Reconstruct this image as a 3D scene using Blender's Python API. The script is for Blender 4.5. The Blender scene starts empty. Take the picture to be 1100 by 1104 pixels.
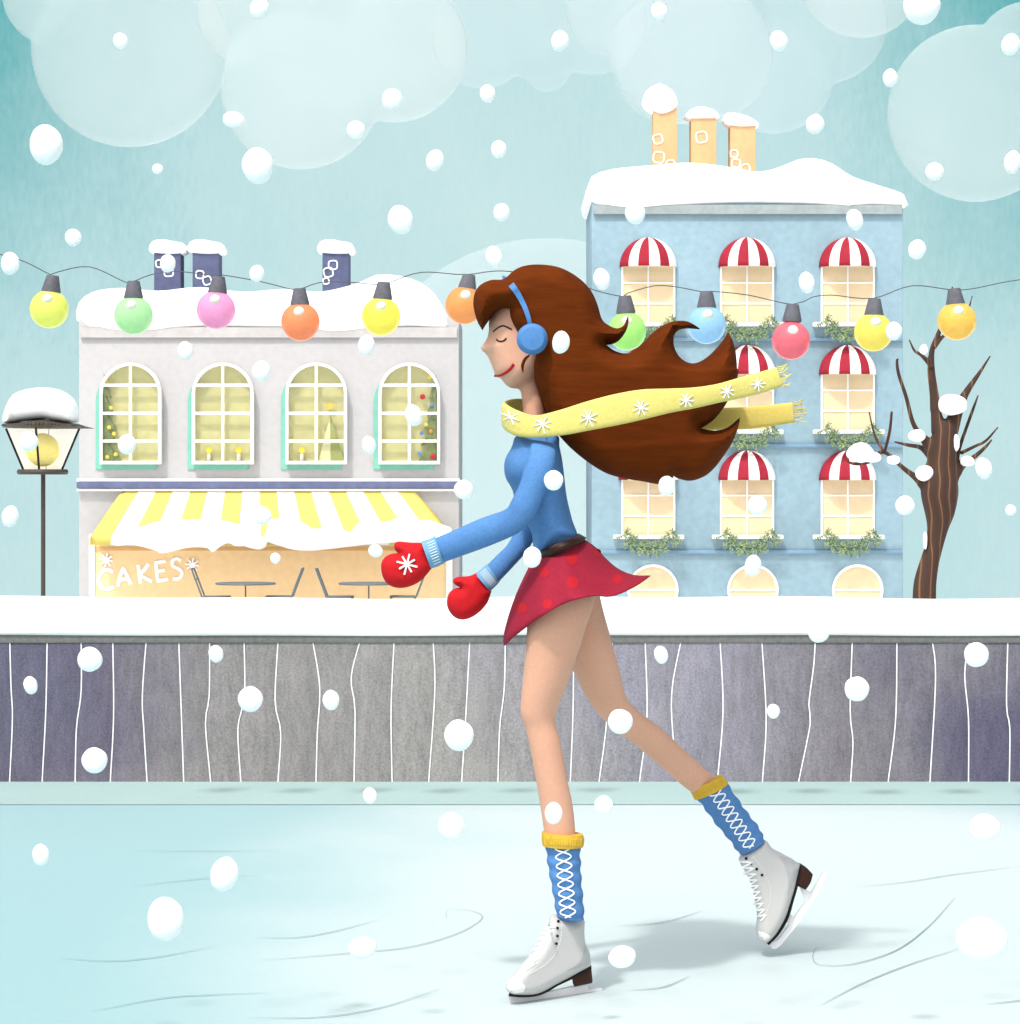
import bpy, bmesh, math, random
import numpy as np
from mathutils import Vector, Matrix
from mathutils.geometry import delaunay_2d_cdt
from mathutils.bvhtree import BVHTree
random.seed(7)
S = bpy.context.scene
COL = S.collection
# ---------------------------------------------------------------- camera, light, exposure
F = 2772.0; HZ = 521.0; CH = 1.2           # focal length in photo pixels, horizon row, eye height
cam = bpy.data.cameras.new('camera'); co = bpy.data.objects.new('camera', cam); COL.objects.link(co)
co.location = (0, 0, CH); co.rotation_euler = (math.radians(90), 0, 0)
cam.sensor_fit = 'HORIZONTAL'; cam.sensor_width = 36; cam.lens = 36 * F / 1100
cam.shift_y = -(552 - HZ) / 1100; cam.clip_start = 0.1; cam.clip_end = 2000
S.camera = co
EXP = 0.75
SKY_STR = 0.13; SUN_STR = 1.5
LD = Vector((0.48, 1.0, -1.75)).normalized()      # direction the sunlight travels
sun = bpy.data.lights.new('sun', 'SUN'); sun.energy = SUN_STR; sun.angle = math.radians(3); sun.color = (1, .96, .9)
so = bpy.data.objects.new('sun', sun); COL.objects.link(so); so.rotation_euler = LD.to_track_quat('-Z', 'Y').to_euler()
w = bpy.data.worlds.new('World'); S.world = w; w.use_nodes = True
nt = w.node_tree; bg = nt.nodes['Background']
sk = nt.nodes.new('ShaderNodeTexSky'); sk.sky_type = 'NISHITA'; sk.sun_disc = False
sk.sun_elevation = math.asin(-LD.z); sk.sun_rotation = math.atan2(-LD.x, -LD.y); sk.dust_density = 4; sk.air_density = 1
hs = nt.nodes.new('ShaderNodeHueSaturation'); hs.inputs['Saturation'].default_value = 0.12
nt.links.new(sk.outputs[0], hs.inputs['Color']); nt.links.new(hs.outputs[0], bg.inputs[0]); bg.inputs[1].default_value = SKY_STR
S.view_settings.view_transform = 'Standard'; S.view_settings.look = 'None'
S.view_settings.exposure = EXP; S.view_settings.gamma = 1
S.render.resolution_x = 1020; S.render.resolution_y = 1024
# ---------------------------------------------------------------- helpers
K = 1.5
def lin(c): c = c / 255; return c / 12.92 if c <= .04045 else ((c + .055) / 1.055) ** 2.4
def linc(c, k=K): return tuple(min(.93, lin(v) / k) for v in c) + (1,)
def W(px, py, d): return Vector(((px - 550) * d / F, d, CH - (py - HZ) * d / F))
CR = {'r7': (490, 270, 2.75), 'r8': (390, 480, 3.3333), 'fc': (490, 280, 5.523), 'a5': (500, 850, 4.345), 'b5': (700, 800, 4.418),
      'c1': (0, 240, 3.9286), 'c2': (270, 240, 3.9286), 'c3': (0, 400, 3.9286), 'c4': (220, 500, 3.4375), 't': (880, 280, 2.76),
      'g0': (0, 640, 2.0), 'g1': (550, 640, 2.0), 'u': (620, 70, 2.895)}
def cr(k, pts):
    ox, oy, s = CR[k]
    return [(ox + p[0] / s, oy + p[1] / s) + tuple(p[2:]) for p in pts]
def tag(o, label=None, cat=None, group=None, kind=None):
    for k, v in (('label', label), ('category', cat), ('group', group), ('kind', kind)):
        if v: o[k] = v
    return o
def link(name, me, mats, parent=None, smooth=True):
    o = bpy.data.objects.new(name, me); COL.objects.link(o)
    for m in (mats if isinstance(mats, (list, tuple)) else [mats]): me.materials.append(m)
    if parent is not None: o.parent = parent; o.matrix_parent_inverse = Matrix.Translation(-parent.location) if parent.parent is None else Matrix()
    if smooth:
        me.polygons.foreach_set('use_smooth', [True] * len(me.polygons))
        try: me.set_sharp_from_angle(angle=math.radians(40))
        except Exception: pass
    return o
def root_loc(o):
    v = Vector((0, 0, 0))
    while o is not None: v += o.location; o = o.parent
    return v
def empty(name, loc=(0, 0, 0)):
    o = bpy.data.objects.new(name, None); o.location = loc; o.empty_display_size = .1; COL.objects.link(o); return o
def fin(name, bm, mats, parent=None, smooth=True, recalc=True):
    if recalc: bmesh.ops.recalc_face_normals(bm, faces=bm.faces[:])
    me = bpy.data.meshes.new(name); bm.to_mesh(me); bm.free()
    return link(name, me, mats, parent, smooth)
# materials
def mat(name, c, rough=.75, grain=.10, gs=60, big=.06, bs=2.0, emit=0, stretch=None, bump=0, spec=.25, c2=None, bumpd=.01, sheen=0, k=None):
    k = k or K
    m = bpy.data.materials.new(name); m.use_nodes = True; n = m.node_tree; N = n.nodes; L = n.links
    b = N['Principled BSDF']; b.inputs['Roughness'].default_value = rough; b.inputs['Specular IOR Level'].default_value = spec
    geo = N.new('ShaderNodeNewGeometry'); mp = N.new('ShaderNodeMapping'); L.new(geo.outputs['Position'], mp.inputs[0])
    if stretch: mp.inputs['Scale'].default_value = stretch
    n1 = N.new('ShaderNodeTexNoise'); n1.inputs['Scale'].default_value = gs; n1.inputs['Detail'].default_value = 3; L.new(mp.outputs[0], n1.inputs[0])
    n2 = N.new('ShaderNodeTexNoise'); n2.inputs['Scale'].default_value = bs; n2.inputs['Detail'].default_value = 4; L.new(geo.outputs['Position'], n2.inputs[0])
    def rng(src, lo, hi):
        r = N.new('ShaderNodeMapRange'); r.inputs[1].default_value = .3; r.inputs[2].default_value = .7; r.inputs[3].default_value = lo; r.inputs[4].default_value = hi
        L.new(src, r.inputs[0]); return r.outputs[0]
    a = rng(n1.outputs[0], 1 - grain, 1 + grain); bb = rng(n2.outputs[0], 1 - big, 1 + big)
    mu = N.new('ShaderNodeMath'); mu.operation = 'MULTIPLY'; L.new(a, mu.inputs[0]); L.new(bb, mu.inputs[1])
    vm = N.new('ShaderNodeVectorMath'); vm.operation = 'SCALE'; L.new(mu.outputs[0], vm.inputs[3])
    if c2:
        mx = N.new('ShaderNodeMix'); mx.data_type = 'RGBA'; mx.inputs[6].default_value = linc(c, k); mx.inputs[7].default_value = linc(c2, k)
        L.new(rng(n2.outputs[0], 0, 1), mx.inputs[0]); L.new(mx.outputs[2], vm.inputs[0])
    else: vm.inputs[0].default_value = linc(c, k)[:3]
    L.new(vm.outputs[0], b.inputs['Base Color'])
    if emit:
        L.new(vm.outputs[0], b.inputs['Emission Color']); b.inputs['Emission Strength'].default_value = emit
    if sheen: b.inputs['Sheen Weight'].default_value = sheen
    if bump:
        bp = N.new('ShaderNodeBump'); bp.inputs['Strength'].default_value = bump; bp.inputs['Distance'].default_value = bumpd; L.new(n1.outputs[0], bp.inputs['Height']); L.new(bp.outputs[0], b.inputs['Normal'])
    return m
def smoothpts(pts, closed=False, step=3.0):
    """Catmull-Rom through pixels; a third value 1 marks a sharp corner."""
    n = len(pts); out = []
    P = [np.array([float(v) for v in p[:2]]) for p in pts]; C = [len(p) > 2 and p[2] == 1 for p in pts]
    rngi = range(n if closed else n - 1)
    for i in rngi:
        j = (i + 1) % n
        p1, p2 = P[i], P[j]
        p0 = p1 - (p2 - p1) if (C[i] or (not closed and i == 0)) else P[(i - 1) % n]
        p3 = p2 + (p2 - p1) if (C[j] or (not closed and j == n - 1)) else P[(j + 1) % n]
        k = max(1, int(np.linalg.norm(p2 - p1) / step))
        for q in range(k):
            t = q / k
            out.append(.5 * ((2 * p1) + (-p0 + p2) * t + (2 * p0 - 5 * p1 + 4 * p2 - p3) * t * t + (-p0 + 3 * p1 - 3 * p2 + p3) * t ** 3))
    if not closed: out.append(P[-1])
    return [tuple(p) for p in out]
def smooth_nd(rows, k=6):
    A = [np.array(r, float) for r in rows]; out = []
    for i in range(len(A) - 1):
        p1, p2 = A[i], A[i + 1]; p0 = A[i - 1] if i else 2 * p1 - p2; p3 = A[i + 2] if i + 2 < len(A) else 2 * p2 - p1
        for q in range(k):
            t = q / k
            out.append(.5 * ((2 * p1) + (-p0 + p2) * t + (2 * p0 - 5 * p1 + 4 * p2 - p3) * t * t + (-p0 + 3 * p1 - 3 * p2 + p3) * t ** 3))
    out.append(A[-1]); return out
def inflate_bm(px, D, yc, zmax, R, h, z0=0.0, closed_smooth=True, bm=None, cz=None):
    """A solid whose side outline is px (at distance D), rounded towards both sides: half thickness zmax reached R metres in."""
    P = smoothpts(px, True, h * F / D * .7) if closed_smooth else [(p[0], p[1]) for p in px]
    B = np.array([[(x - 550) * D / F, CH - (y - HZ) * D / F] for x, y in P])
    keep = [0]
    for i in range(1, len(B)):
        if np.linalg.norm(B[i] - B[keep[-1]]) > h * .15: keep.append(i)
    B = B[keep]
    ar = np.sum(B[:, 0] * np.roll(B[:, 1], -1) - np.roll(B[:, 0], -1) * B[:, 1])
    if ar < 0: B = B[::-1]
    A2 = B; C2 = np.roll(B, -1, 0)
    def dist(Q):
        out = np.full(len(Q), 1e9)
        for a, c in zip(A2, C2):
            e = c - a; t = np.clip(((Q - a) @ e) / (e @ e + 1e-18), 0, 1)
            out = np.minimum(out, np.linalg.norm(Q - (a + t[:, None] * e), axis=1))
        return out
    def inside(Q):
        r = np.zeros(len(Q), bool)
        for a, c in zip(A2, C2):
            cond = ((a[1] > Q[:, 1]) != (c[1] > Q[:, 1]))
            with np.errstate(divide='ignore', invalid='ignore'): xx = (c[0] - a[0]) * (Q[:, 1] - a[1]) / (c[1] - a[1]) + a[0]
            r ^= cond & (Q[:, 0] < xx)
        return r
    mn = B.min(0); mx = B.max(0)
    gx = np.arange(mn[0], mx[0], h); gz = np.arange(mn[1], mx[1], h * .866)
    G = np.array([[x + (h / 2 if j % 2 else 0), z] for j, z in enumerate(gz) for x in gx])
    pts = []
    if len(G):
        G = G[inside(G)]
        if len(G): dd = dist(G); pts.append(G[dd > max(h * .5, min(R * .45, h * 1.5))])
    tg = np.roll(B, -1, 0) - np.roll(B, 1, 0); tg /= (np.linalg.norm(tg, axis=1)[:, None] + 1e-12); nn = np.stack([-tg[:, 1], tg[:, 0]], 1)
    for o in (R * .02, R * .09, R * .22, R * .42):
        if o > h * 1.6 and o > R * .3: continue
        Q = B + nn * o; Q = Q[::max(1, int(o / h + 1))]
        ok = inside(Q) & (np.abs(dist(Q) - o) < o * .15); pts.append(Q[ok])
    pts = np.concatenate(pts) if pts else np.zeros((0, 2))
    allv = [Vector(b) for b in B] + [Vector(p) for p in pts]
    nB = len(B)
    vs, es, fs, _, _, _ = delaunay_2d_cdt(allv, [(i, (i + 1) % nB) for i in range(nB)], [list(range(nB))], 1, 1e-7)
    V = np.array([[v[0], v[1]] for v in vs]); d = dist(V)
    Z0 = np.array([z0(550 + x * F / D, HZ - (z - CH) * F / D) for x, z in V]) if callable(z0) else np.full(len(V), z0)
    ZM = np.array([zmax(550 + x * F / D, HZ - (z - CH) * F / D) for x, z in V]) if callable(zmax) else np.full(len(V), zmax)
    q = np.clip(d / R, 0, 1); z = Z0 + np.maximum(ZM - Z0, 0) * np.sqrt(np.clip(1 - (1 - q) ** 2, 0, 1))
    YC = np.array([cz(550 + x * F / D, HZ - (zz - CH) * F / D) for x, zz in V]) if cz else np.full(len(V), yc)
    if bm is None: bm = bmesh.new()
    kk = YC / D if cz else np.ones(len(V))
    fr = [bm.verts.new((V[i, 0] * kk[i], YC[i] - z[i], CH + (V[i, 1] - CH) * kk[i])) for i in range(len(V))]
    bk = [bm.verts.new((V[i, 0] * kk[i], YC[i] + z[i], CH + (V[i, 1] - CH) * kk[i])) for i in range(len(V))]
    ec = {}
    for f in fs:
        f = list(f)
        try: bm.faces.new([fr[i] for i in f]); bm.faces.new([bk[i] for i in reversed(f)])
        except ValueError: continue
        for a, b in zip(f, f[1:] + f[:1]):
            k = (min(a, b), max(a, b)); ec.setdefault(k, []).append((a, b))
    for k, l in ec.items():
        if len(l) == 1:
            a, b = l[0]
            try: bm.faces.new([fr[b], fr[a], bk[a], bk[b]])
            except ValueError: pass
    bmesh.ops.remove_doubles(bm, verts=bm.verts[:], dist=1e-5)
    return bm
def inflate(name, px, D, yc, zmax, R, h, m, parent=None, z0=0.0, **k):
    return fin(name, inflate_bm(px, D, yc, zmax, R, h, z0, **k), m, parent)
def loft_bm(rows, bm=None, n=24, k=6, ratio=1.0, wav=None, yshear=None):
    """rows (Lx,Ly,Rx,Ry,depth,thickness ratio): elliptical rings between two pixel outlines."""
    if bm is None: bm = bmesh.new()
    rows = smooth_nd([tuple(r) + ((ratio,) if len(r) < 6 else ()) for r in rows], k); rings = []
    for idx, r in enumerate(rows):
        L = W(r[0], r[1], r[4]); Rr = W(r[2], r[3], r[4]); c = (L + Rr) / 2; a = (Rr - L) / 2
        s = 1 + (wav(idx / len(rows)) if wav else 0); th = a.length * r[5]
        rings.append([bm.verts.new(c + a * s * math.cos(t) + Vector((0, -1, 0)) * th * s * math.sin(t)) for t in (2 * math.pi * q / n for q in range(n))])
    for A, B in zip(rings, rings[1:]):
        for q in range(n): bm.faces.new([A[q], A[(q + 1) % n], B[(q + 1) % n], B[q]])
    bm.faces.new(rings[0][::-1]); bm.faces.new(rings[-1])
    return bm
def tube_bm(pts, r, bm=None, n=6, mi=0, sq=1.0):
    if bm is None: bm = bmesh.new()
    pts = [Vector(p) for p in pts]; m = len(pts); rr = r if isinstance(r, (list, tuple)) else [r] * m
    prev = None; rings = []
    for i, p in enumerate(pts):
        t = (pts[min(i + 1, m - 1)] - pts[max(i - 1, 0)])
        if t.length < 1e-9: t = Vector((0, 0, 1))
        t.normalize()
        u = Vector((0, 1, 0)) if prev is None else prev
        if abs(u.dot(t)) > .95 and prev is None: u = Vector((1, 0, 0))
        u = (u - t * u.dot(t)).normalized(); v = t.cross(u); prev = u
        rings.append([bm.verts.new(p + (u * math.cos(a) * sq + v * math.sin(a)) * rr[i]) for a in (2 * math.pi * q / n for q in range(n))])
    for A, B in zip(rings, rings[1:]):
        for q in range(n): f = bm.faces.new([A[q], A[(q + 1) % n], B[(q + 1) % n], B[q]]); f.material_index = mi
    for R_ in (rings[0][::-1], rings[-1]):
        f = bm.faces.new(R_); f.material_index = mi
    return bm
def box_bm(x0, x1, y0, y1, z0, z1, bm=None, bev=0):
    if bm is None: bm = bmesh.new()
    b2 = bmesh.new(); bmesh.ops.create_cube(b2, size=1)
    for v in b2.verts: v.co = Vector(((x0 + x1) / 2 + v.co.x * (x1 - x0), (y0 + y1) / 2 + v.co.y * (y1 - y0), (z0 + z1) / 2 + v.co.z * (z1 - z0)))
    if bev: bmesh.ops.bevel(b2, geom=b2.edges[:], offset=bev, segments=2, affect='EDGES', profile=.5)
    me = bpy.data.meshes.new('t'); b2.to_mesh(me); b2.free(); bm.from_mesh(me); bpy.data.meshes.remove(me); return bm
def pbox(px0, px1, py0, py1, D, y0, y1, bm=None, bev=0):
    a = W(px0, py0, D); b = W(px1, py1, D)
    return box_bm(min(a.x, b.x), max(a.x, b.x), y0, y1, min(a.z, b.z), max(a.z, b.z), bm, bev)
def prism_bm(px, D, y0, y1, bm=None):
    if bm is None: bm = bmesh.new()
    P = [W(x, y, D) for x, y in px]
    a = [bm.verts.new((p.x, y0, p.z)) for p in P]; b = [bm.verts.new((p.x, y1, p.z)) for p in P]; n = len(P)
    bm.faces.new(a); bm.faces.new(b[::-1])
    for i in range(n): bm.faces.new([a[i], a[(i + 1) % n], b[(i + 1) % n], b[i]])
    return bm
def ring_bm(o, i_, D, y0, y1, bm=None):
    if bm is None: bm = bmesh.new()
    def mk(L, y): return [bm.verts.new((W(px, py, D).x, y, W(px, py, D).z)) for px, py in L]
    a, b, c, d = mk(o, y0), mk(i_, y0), mk(i_, y1), mk(o, y1); n = len(o)
    for A, B in ((a, b), (b, c), (c, d), (d, a)):
        for q in range(n): bm.faces.new([A[q], A[(q + 1) % n], B[(q + 1) % n], B[q]])
    return bm
def sphere_bm(c, r, bm=None, u=16, v=10, sc=(1, 1, 1)):
    if bm is None: bm = bmesh.new()
    bmesh.ops.create_uvsphere(bm, u_segments=u, v_segments=v, radius=1, matrix=Matrix.Translation(c) @ Matrix.Diagonal((r * sc[0], r * sc[1], r * sc[2], 1)))
    return bm
def remesh(bm, vox, name, smooth=3):
    me = bpy.data.meshes.new('t'); bmesh.ops.recalc_face_normals(bm, faces=bm.faces[:]); bm.to_mesh(me); bm.free()
    o = bpy.data.objects.new('t', me); COL.objects.link(o)
    md = o.modifiers.new('r', 'REMESH'); md.mode = 'VOXEL'; md.voxel_size = vox
    if smooth: s = o.modifiers.new('s', 'SMOOTH'); s.factor = .5; s.iterations = smooth
    dg = bpy.context.evaluated_depsgraph_get(); dg.update()
    out = bpy.data.meshes.new_from_object(o.evaluated_get(dg)); out.name = name
    bpy.data.objects.remove(o); bpy.data.meshes.remove(me); return out
def bvh_of(*obs):
    V = []; Fc = []
    for o in obs:
        b = len(V); V += [v.co.copy() for v in o.data.vertices]; Fc += [[b + i for i in p.vertices] for p in o.data.polygons]
    return BVHTree.FromPolygons(V, Fc)
def drape(px, bvh, off=.003, fb=6.0):
    out = []; lastd = None
    for x, y in px:
        d = W(x, y, 1) - Vector((0, 0, CH)); h = bvh.ray_cast(Vector((0, 0, CH)), d.normalized())
        if h[0] is None:
            out.append(Vector((0, 0, CH)) + d.normalized() * (lastd or fb)); continue
        lastd = h[3] - off; out.append(Vector((0, 0, CH)) + d.normalized() * lastd)
    return out
def stroke(name, px, bvh, rpx, m, parent, D=6.0, off=.003, sm=True, fb=6.0, n=6, bm=None, ret=False):
    P = smoothpts(px, False, 1.5) if sm else px
    b = tube_bm(drape(P, bvh, off, fb), rpx * D / F, bm, n)
    if ret: return b
    return fin(name, b, m, parent)
def star(c, r, bvh, rpx, D, nsp=4, rot=.2, off=.003, bm=None):
    bm = bm or bmesh.new()
    for k in range(nsp):
        a = rot + math.pi * k / nsp; rr = r * (1 if k % 2 == 0 else .85)
        P = [(c[0] + math.cos(a) * rr * t, c[1] + math.sin(a) * rr * t) for t in (-1, -.5, 0, .5, 1)]
        tube_bm(drape(P, bvh, off + .0006 * k), rpx * D / F, bm, 5)
    return bm
def patch(c, r, bvh, D, off=.003, n=20, bm=None):
    bm = bm or bmesh.new(); rings = []
    for k in range(1, 5):
        rings.append([bm.verts.new(v) for v in drape([(c[0] + r * k / 4 * math.cos(2 * math.pi * q / n), c[1] + r * k / 4 * math.sin(2 * math.pi * q / n)) for q in range(n)], bvh, off)])
    cv = bm.verts.new(drape([c], bvh, off)[0])
    for q in range(n): bm.faces.new([cv, rings[0][q], rings[0][(q + 1) % n]])
    for A, B in zip(rings, rings[1:]):
        for q in range(n): bm.faces.new([A[q], B[q], B[(q + 1) % n], A[(q + 1) % n]])
    return bm
# ---------------------------------------------------------------- materials
snow = mat('snow', (255, 255, 255), .9, .015, 12, .01, 1, bump=.15, bumpd=.02, k=1.08)
flake_m = mat('flake', (255, 255, 255), .95, .01, 200, .0, k=1.08)
fb_ = flake_m.node_tree.nodes['Principled BSDF']; fb_.inputs['Subsurface Weight'].default_value = 1; fb_.inputs['Subsurface Radius'].default_value = (1, 1, 1); fb_.inputs['Subsurface Scale'].default_value = .03
icem = mat('ice', (236, 250, 252), .45, .02, 40, .0, .9, c2=(184, 224, 229), spec=.3, k=1.65)
shadem = mat('shadow_strip', (196, 226, 224), .7, .04, 50, .04, 1.5, k=1.75)  # duller mint for the shadow painted along the fence foot
white = mat('white_paint', (252, 251, 246), .6, .02, 10, .02, k=1.15)
cafem = mat('cafe_wall', (222, 220, 221), .85, .035, 9, .025, .5, k=1.75)
bluem = mat('blue_wall', (160, 190, 204), .85, .06, 9, .13, .45)
bandm = mat('blue_band', (135, 170, 196), .85, .06, 9, .08, .8)
navy = mat('navy_strip', (115, 122, 160), .8, .1, 8, .08)
chn = mat('navy_chimney', (100, 106, 140), .85, .12, 8, .06)
cho = mat('orange_chimney', (247, 200, 148), .85, .04, 8, .03)
teal = mat('teal_shadow', (138, 210, 190), .8, .05, 9, .04)  # colour of the shadows painted beside the cafe windows
khaki = mat('cafe_window_light', (226, 222, 160), .8, .05, 7, .05, emit=.04)  # light of the room put into the panel colour, plus a faint glow
peach = mat('warm_window_light', (252, 226, 184), .8, .03, 7, .03, emit=.05)  # lit-window warmth painted into the panels, which also glow slightly
yel = mat('awning_yellow', (244, 222, 118), .8, .05, 8, .03)
red = mat('awning_red', (180, 42, 62), .8, .08, 8, .05)
shop = mat('shop_front', (250, 216, 166), .8, .03, 8, .03, k=1.15)
wire = mat('dark_wire', (100, 100, 104), .6)
furn = mat('cafe_metal', (110, 122, 128), .5, .1, 20)
skin = mat('skin', (254, 192, 162), .6, .035, 160, .05, 6, sheen=.0)
hairm = mat('hair', (112, 50, 12), .9, .14, 38, .08, 5, stretch=(.35, 1, 2.2), spec=.06, bump=.15, bumpd=.012)
knit = mat('blue_knit', (98, 152, 216), .85, .09, 170, .08, 8, bump=.35, bumpd=.003)
knit_l = mat('cuff_blue', (134, 186, 222), .85, .07, 170, .04, 8)
bandb = mat('band_blue', (96, 154, 220), .7, .06, 150, .05, 8)
skirtm = mat('skirt', (176, 34, 62), .85, .10, 150, .08, 8)
dotm = mat('skirt_dot', (204, 30, 46), .85, .05, 150, .03)
mitt = mat('mitten', (226, 26, 36), .85, .06, 160, .06, 20, bump=.3, bumpd=.003)
beltm = mat('belt', (56, 26, 14), .5)
scm = mat('scarf', (255, 238, 136), .85, .05, 150, .05, 6, bump=.3, bumpd=.003)
scm2 = mat('scarf_tail', (252, 224, 118), .85, .05, 150, .05, 6)
gold = mat('gold_cuff', (240, 196, 70), .85, .08, 60, .04, bump=.3)
boot = mat('boot', (228, 226, 224), .55, .02, 150, .03, 8)
boot2 = mat('boot_patch', (208, 208, 208), .5, .03, 150, .03, 8)
black = mat('black', (30, 26, 26), .5)
heelm = mat('heel', (64, 30, 16), .5, .1, 80)
blade = mat('blade', (245, 243, 245), .4, .02, 80, .01, spec=.4, k=1.1)
lipm = mat('lip', (205, 20, 40), .4)
whitec = mat('white_yarn', (255, 255, 255), .8, .02, 80, 0, k=1.1)
iron = mat('iron', (84, 76, 68), .6, .1, 20)
capm = mat('bulb_cap', (120, 118, 128), .7, .14, 60, .06)
leaf1 = mat('leaf_green', (162, 184, 134), .7, .15, 14, .1); leaf2 = mat('leaf_dark', (108, 132, 100), .7, .15, 14, .1)
def glassm(name, a=.88):
    m = bpy.data.materials.new(name); m.use_nodes = True; N = m.node_tree.nodes; L = m.node_tree.links
    tr = N.new('ShaderNodeBsdfTransparent'); gl = N.new('ShaderNodeBsdfGlossy'); gl.inputs['Roughness'].default_value = .05
    mx = N.new('ShaderNodeMixShader'); mx.inputs[0].default_value = 1 - a; L.new(tr.outputs[0], mx.inputs[1]); L.new(gl.outputs[0], mx.inputs[2])
    L.new(mx.outputs[0], N['Material Output'].inputs[0]); return m
glass = glassm('clear_glass', .95)
def ice_gradient(m):      # white glow on the ice painted into its colour, blue-green further out
    N = m.node_tree.nodes; L = m.node_tree.links
    mx = [n for n in N if n.bl_idname == 'ShaderNodeMix'][0]; g = [n for n in N if n.bl_idname == 'ShaderNodeNewGeometry'][0]
    mp = N.new('ShaderNodeMapping'); mp.vector_type = 'POINT'; mp.inputs['Location'].default_value = (-.85, -3.2, 0); mp.inputs['Scale'].default_value = (1, .45, 1); L.new(g.outputs['Position'], mp.inputs[0])
    ln = N.new('ShaderNodeVectorMath'); ln.operation = 'LENGTH'; L.new(mp.outputs[0], ln.inputs[0])
    nz = [n for n in N if n.bl_idname == 'ShaderNodeTexNoise'][1]
    ma = N.new('ShaderNodeMath'); ma.operation = 'MULTIPLY_ADD'; L.new(nz.outputs[0], ma.inputs[0]); ma.inputs[1].default_value = .9; L.new(ln.outputs[1], ma.inputs[2])
    mr = N.new('ShaderNodeMapRange'); mr.interpolation_type = 'SMOOTHSTEP'; mr.inputs[1].default_value = 1.35; mr.inputs[2].default_value = 2.5; L.new(ma.outputs[0], mr.inputs[0]); L.new(mr.outputs[0], mx.inputs[0])
ice_gradient(icem)
# ---------------------------------------------------------------- setting
# sky: a great curved backdrop beyond the town
bm = bmesh.new(); R = 300; prev = None
for i in range(61):
    a = math.radians(-80 + 160 * i / 60)
    v = [bm.verts.new((R * math.sin(a), R * math.cos(a), z)) for z in (-45, 60, 170)]
    if prev:
        for q in range(2): bm.faces.new([prev[q], v[q], v[q + 1], prev[q + 1]])
    prev = v
skm = bpy.data.materials.new('sky'); skm.use_nodes = True; N = skm.node_tree.nodes; L = skm.node_tree.links; N.remove(N['Principled BSDF'])
em = N.new('ShaderNodeEmission'); em.inputs[1].default_value = 2 ** -EXP
geo = N.new('ShaderNodeNewGeometry'); sep = N.new('ShaderNodeSeparateXYZ'); L.new(geo.outputs['Position'], sep.inputs[0])
mp = N.new('ShaderNodeMapping'); mp.inputs['Scale'].default_value = (1, 1, .55); L.new(geo.outputs['Position'], mp.inputs[0])
nz = N.new('ShaderNodeTexNoise'); nz.inputs['Scale'].default_value = .045; nz.inputs['Detail'].default_value = 6; nz.inputs['Roughness'].default_value = .6; L.new(mp.outputs[0], nz.inputs[0])
mg = N.new('ShaderNodeMapping'); mg.inputs['Scale'].default_value = (1, 1, .35); L.new(geo.outputs['Position'], mg.inputs[0])
ng = N.new('ShaderNodeTexNoise'); ng.inputs['Scale'].default_value = 1.9; ng.inputs['Detail'].default_value = 4; L.new(mg.outputs[0], ng.inputs[0])
ax = N.new('ShaderNodeMath'); ax.operation = 'ABSOLUTE'; L.new(sep.outputs[0], ax.inputs[0])
rx = N.new('ShaderNodeMapRange'); rx.inputs[1].default_value = 25; rx.inputs[2].default_value = 66; rx.inputs[3].default_value = 0; rx.inputs[4].default_value = 1; L.new(ax.outputs[0], rx.inputs[0])
rz = N.new('ShaderNodeMapRange'); rz.inputs[1].default_value = 10; rz.inputs[2].default_value = 62; rz.inputs[3].default_value = .12; rz.inputs[4].default_value = .8; L.new(sep.outputs[2], rz.inputs[0])
m1 = N.new('ShaderNodeMath'); m1.operation = 'MULTIPLY'; L.new(rx.outputs[0], m1.inputs[0]); L.new(rz.outputs[0], m1.inputs[1])
m2 = N.new('ShaderNodeMath'); m2.operation = 'MULTIPLY_ADD'; L.new(nz.outputs[0], m2.inputs[0]); m2.inputs[1].default_value = .55; L.new(m1.outputs[0], m2.inputs[2])
m2b = N.new('ShaderNodeMath'); m2b.operation = 'MULTIPLY_ADD'; L.new(rz.outputs[0], m2b.inputs[0]); m2b.inputs[1].default_value = .06; L.new(m2.outputs[0], m2b.inputs[2])
m3 = N.new('ShaderNodeMath'); m3.operation = 'MULTIPLY_ADD'; L.new(ng.outputs[0], m3.inputs[0]); m3.inputs[1].default_value = .2; L.new(m2b.outputs[0], m3.inputs[2])
rp = N.new('ShaderNodeValToRGB'); L.new(m3.outputs[0], rp.inputs[0])
els = rp.color_ramp.elements
els[0].position = .22; els[0].color = tuple(lin(v) for v in (208, 235, 235)) + (1,)
els[1].position = 1.1 / 1.1; els[1].color = tuple(lin(v) for v in (100, 180, 184)) + (1,)
e = els.new(.5); e.color = tuple(lin(v) for v in (192, 226, 229)) + (1,)
L.new(rp.outputs[0], em.inputs[0]); L.new(em.outputs[0], N['Material Output'].inputs[0])
tag(fin('sky', bm, skm, None, True, False), kind='structure')
# rink ice
def sheet(name, rows, xs, m):
    bm = bmesh.new(); g = [[bm.verts.new((x, y, z)) for x in xs] for y, z in rows]
    for a, b in zip(g, g[1:]):
        for i in range(len(xs) - 1): bm.faces.new([a[i], a[i + 1], b[i + 1], b[i]])
    return tag(fin(name, bm, m, None, True, False), kind='structure')
DF = 10.33                                    # rink fence distance (268 px per metre)
sheet('ice', [(-8, 0), (0, 0), (5, 0), (DF + .3, 0)], [-40, -10, 0, 10, 40], icem)
sheet('fence_shadow_strip', [(1.2 * F / (868 - HZ), .002), (DF + .05, .002)], [-40, 0, 40], shadem)  # strip of shadow colour laid on the ice below the fence
sheet('snow_ground', [(DF + .1, -.02), (DF + 1.2, -.05), (14, -1.25), (30, -1.25), (50, -1.25), (60, -2.8), (90, -5.5), (300, -20), (340, -24)], [-260, -120, -40, 0, 40, 120, 260], snow)
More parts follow.
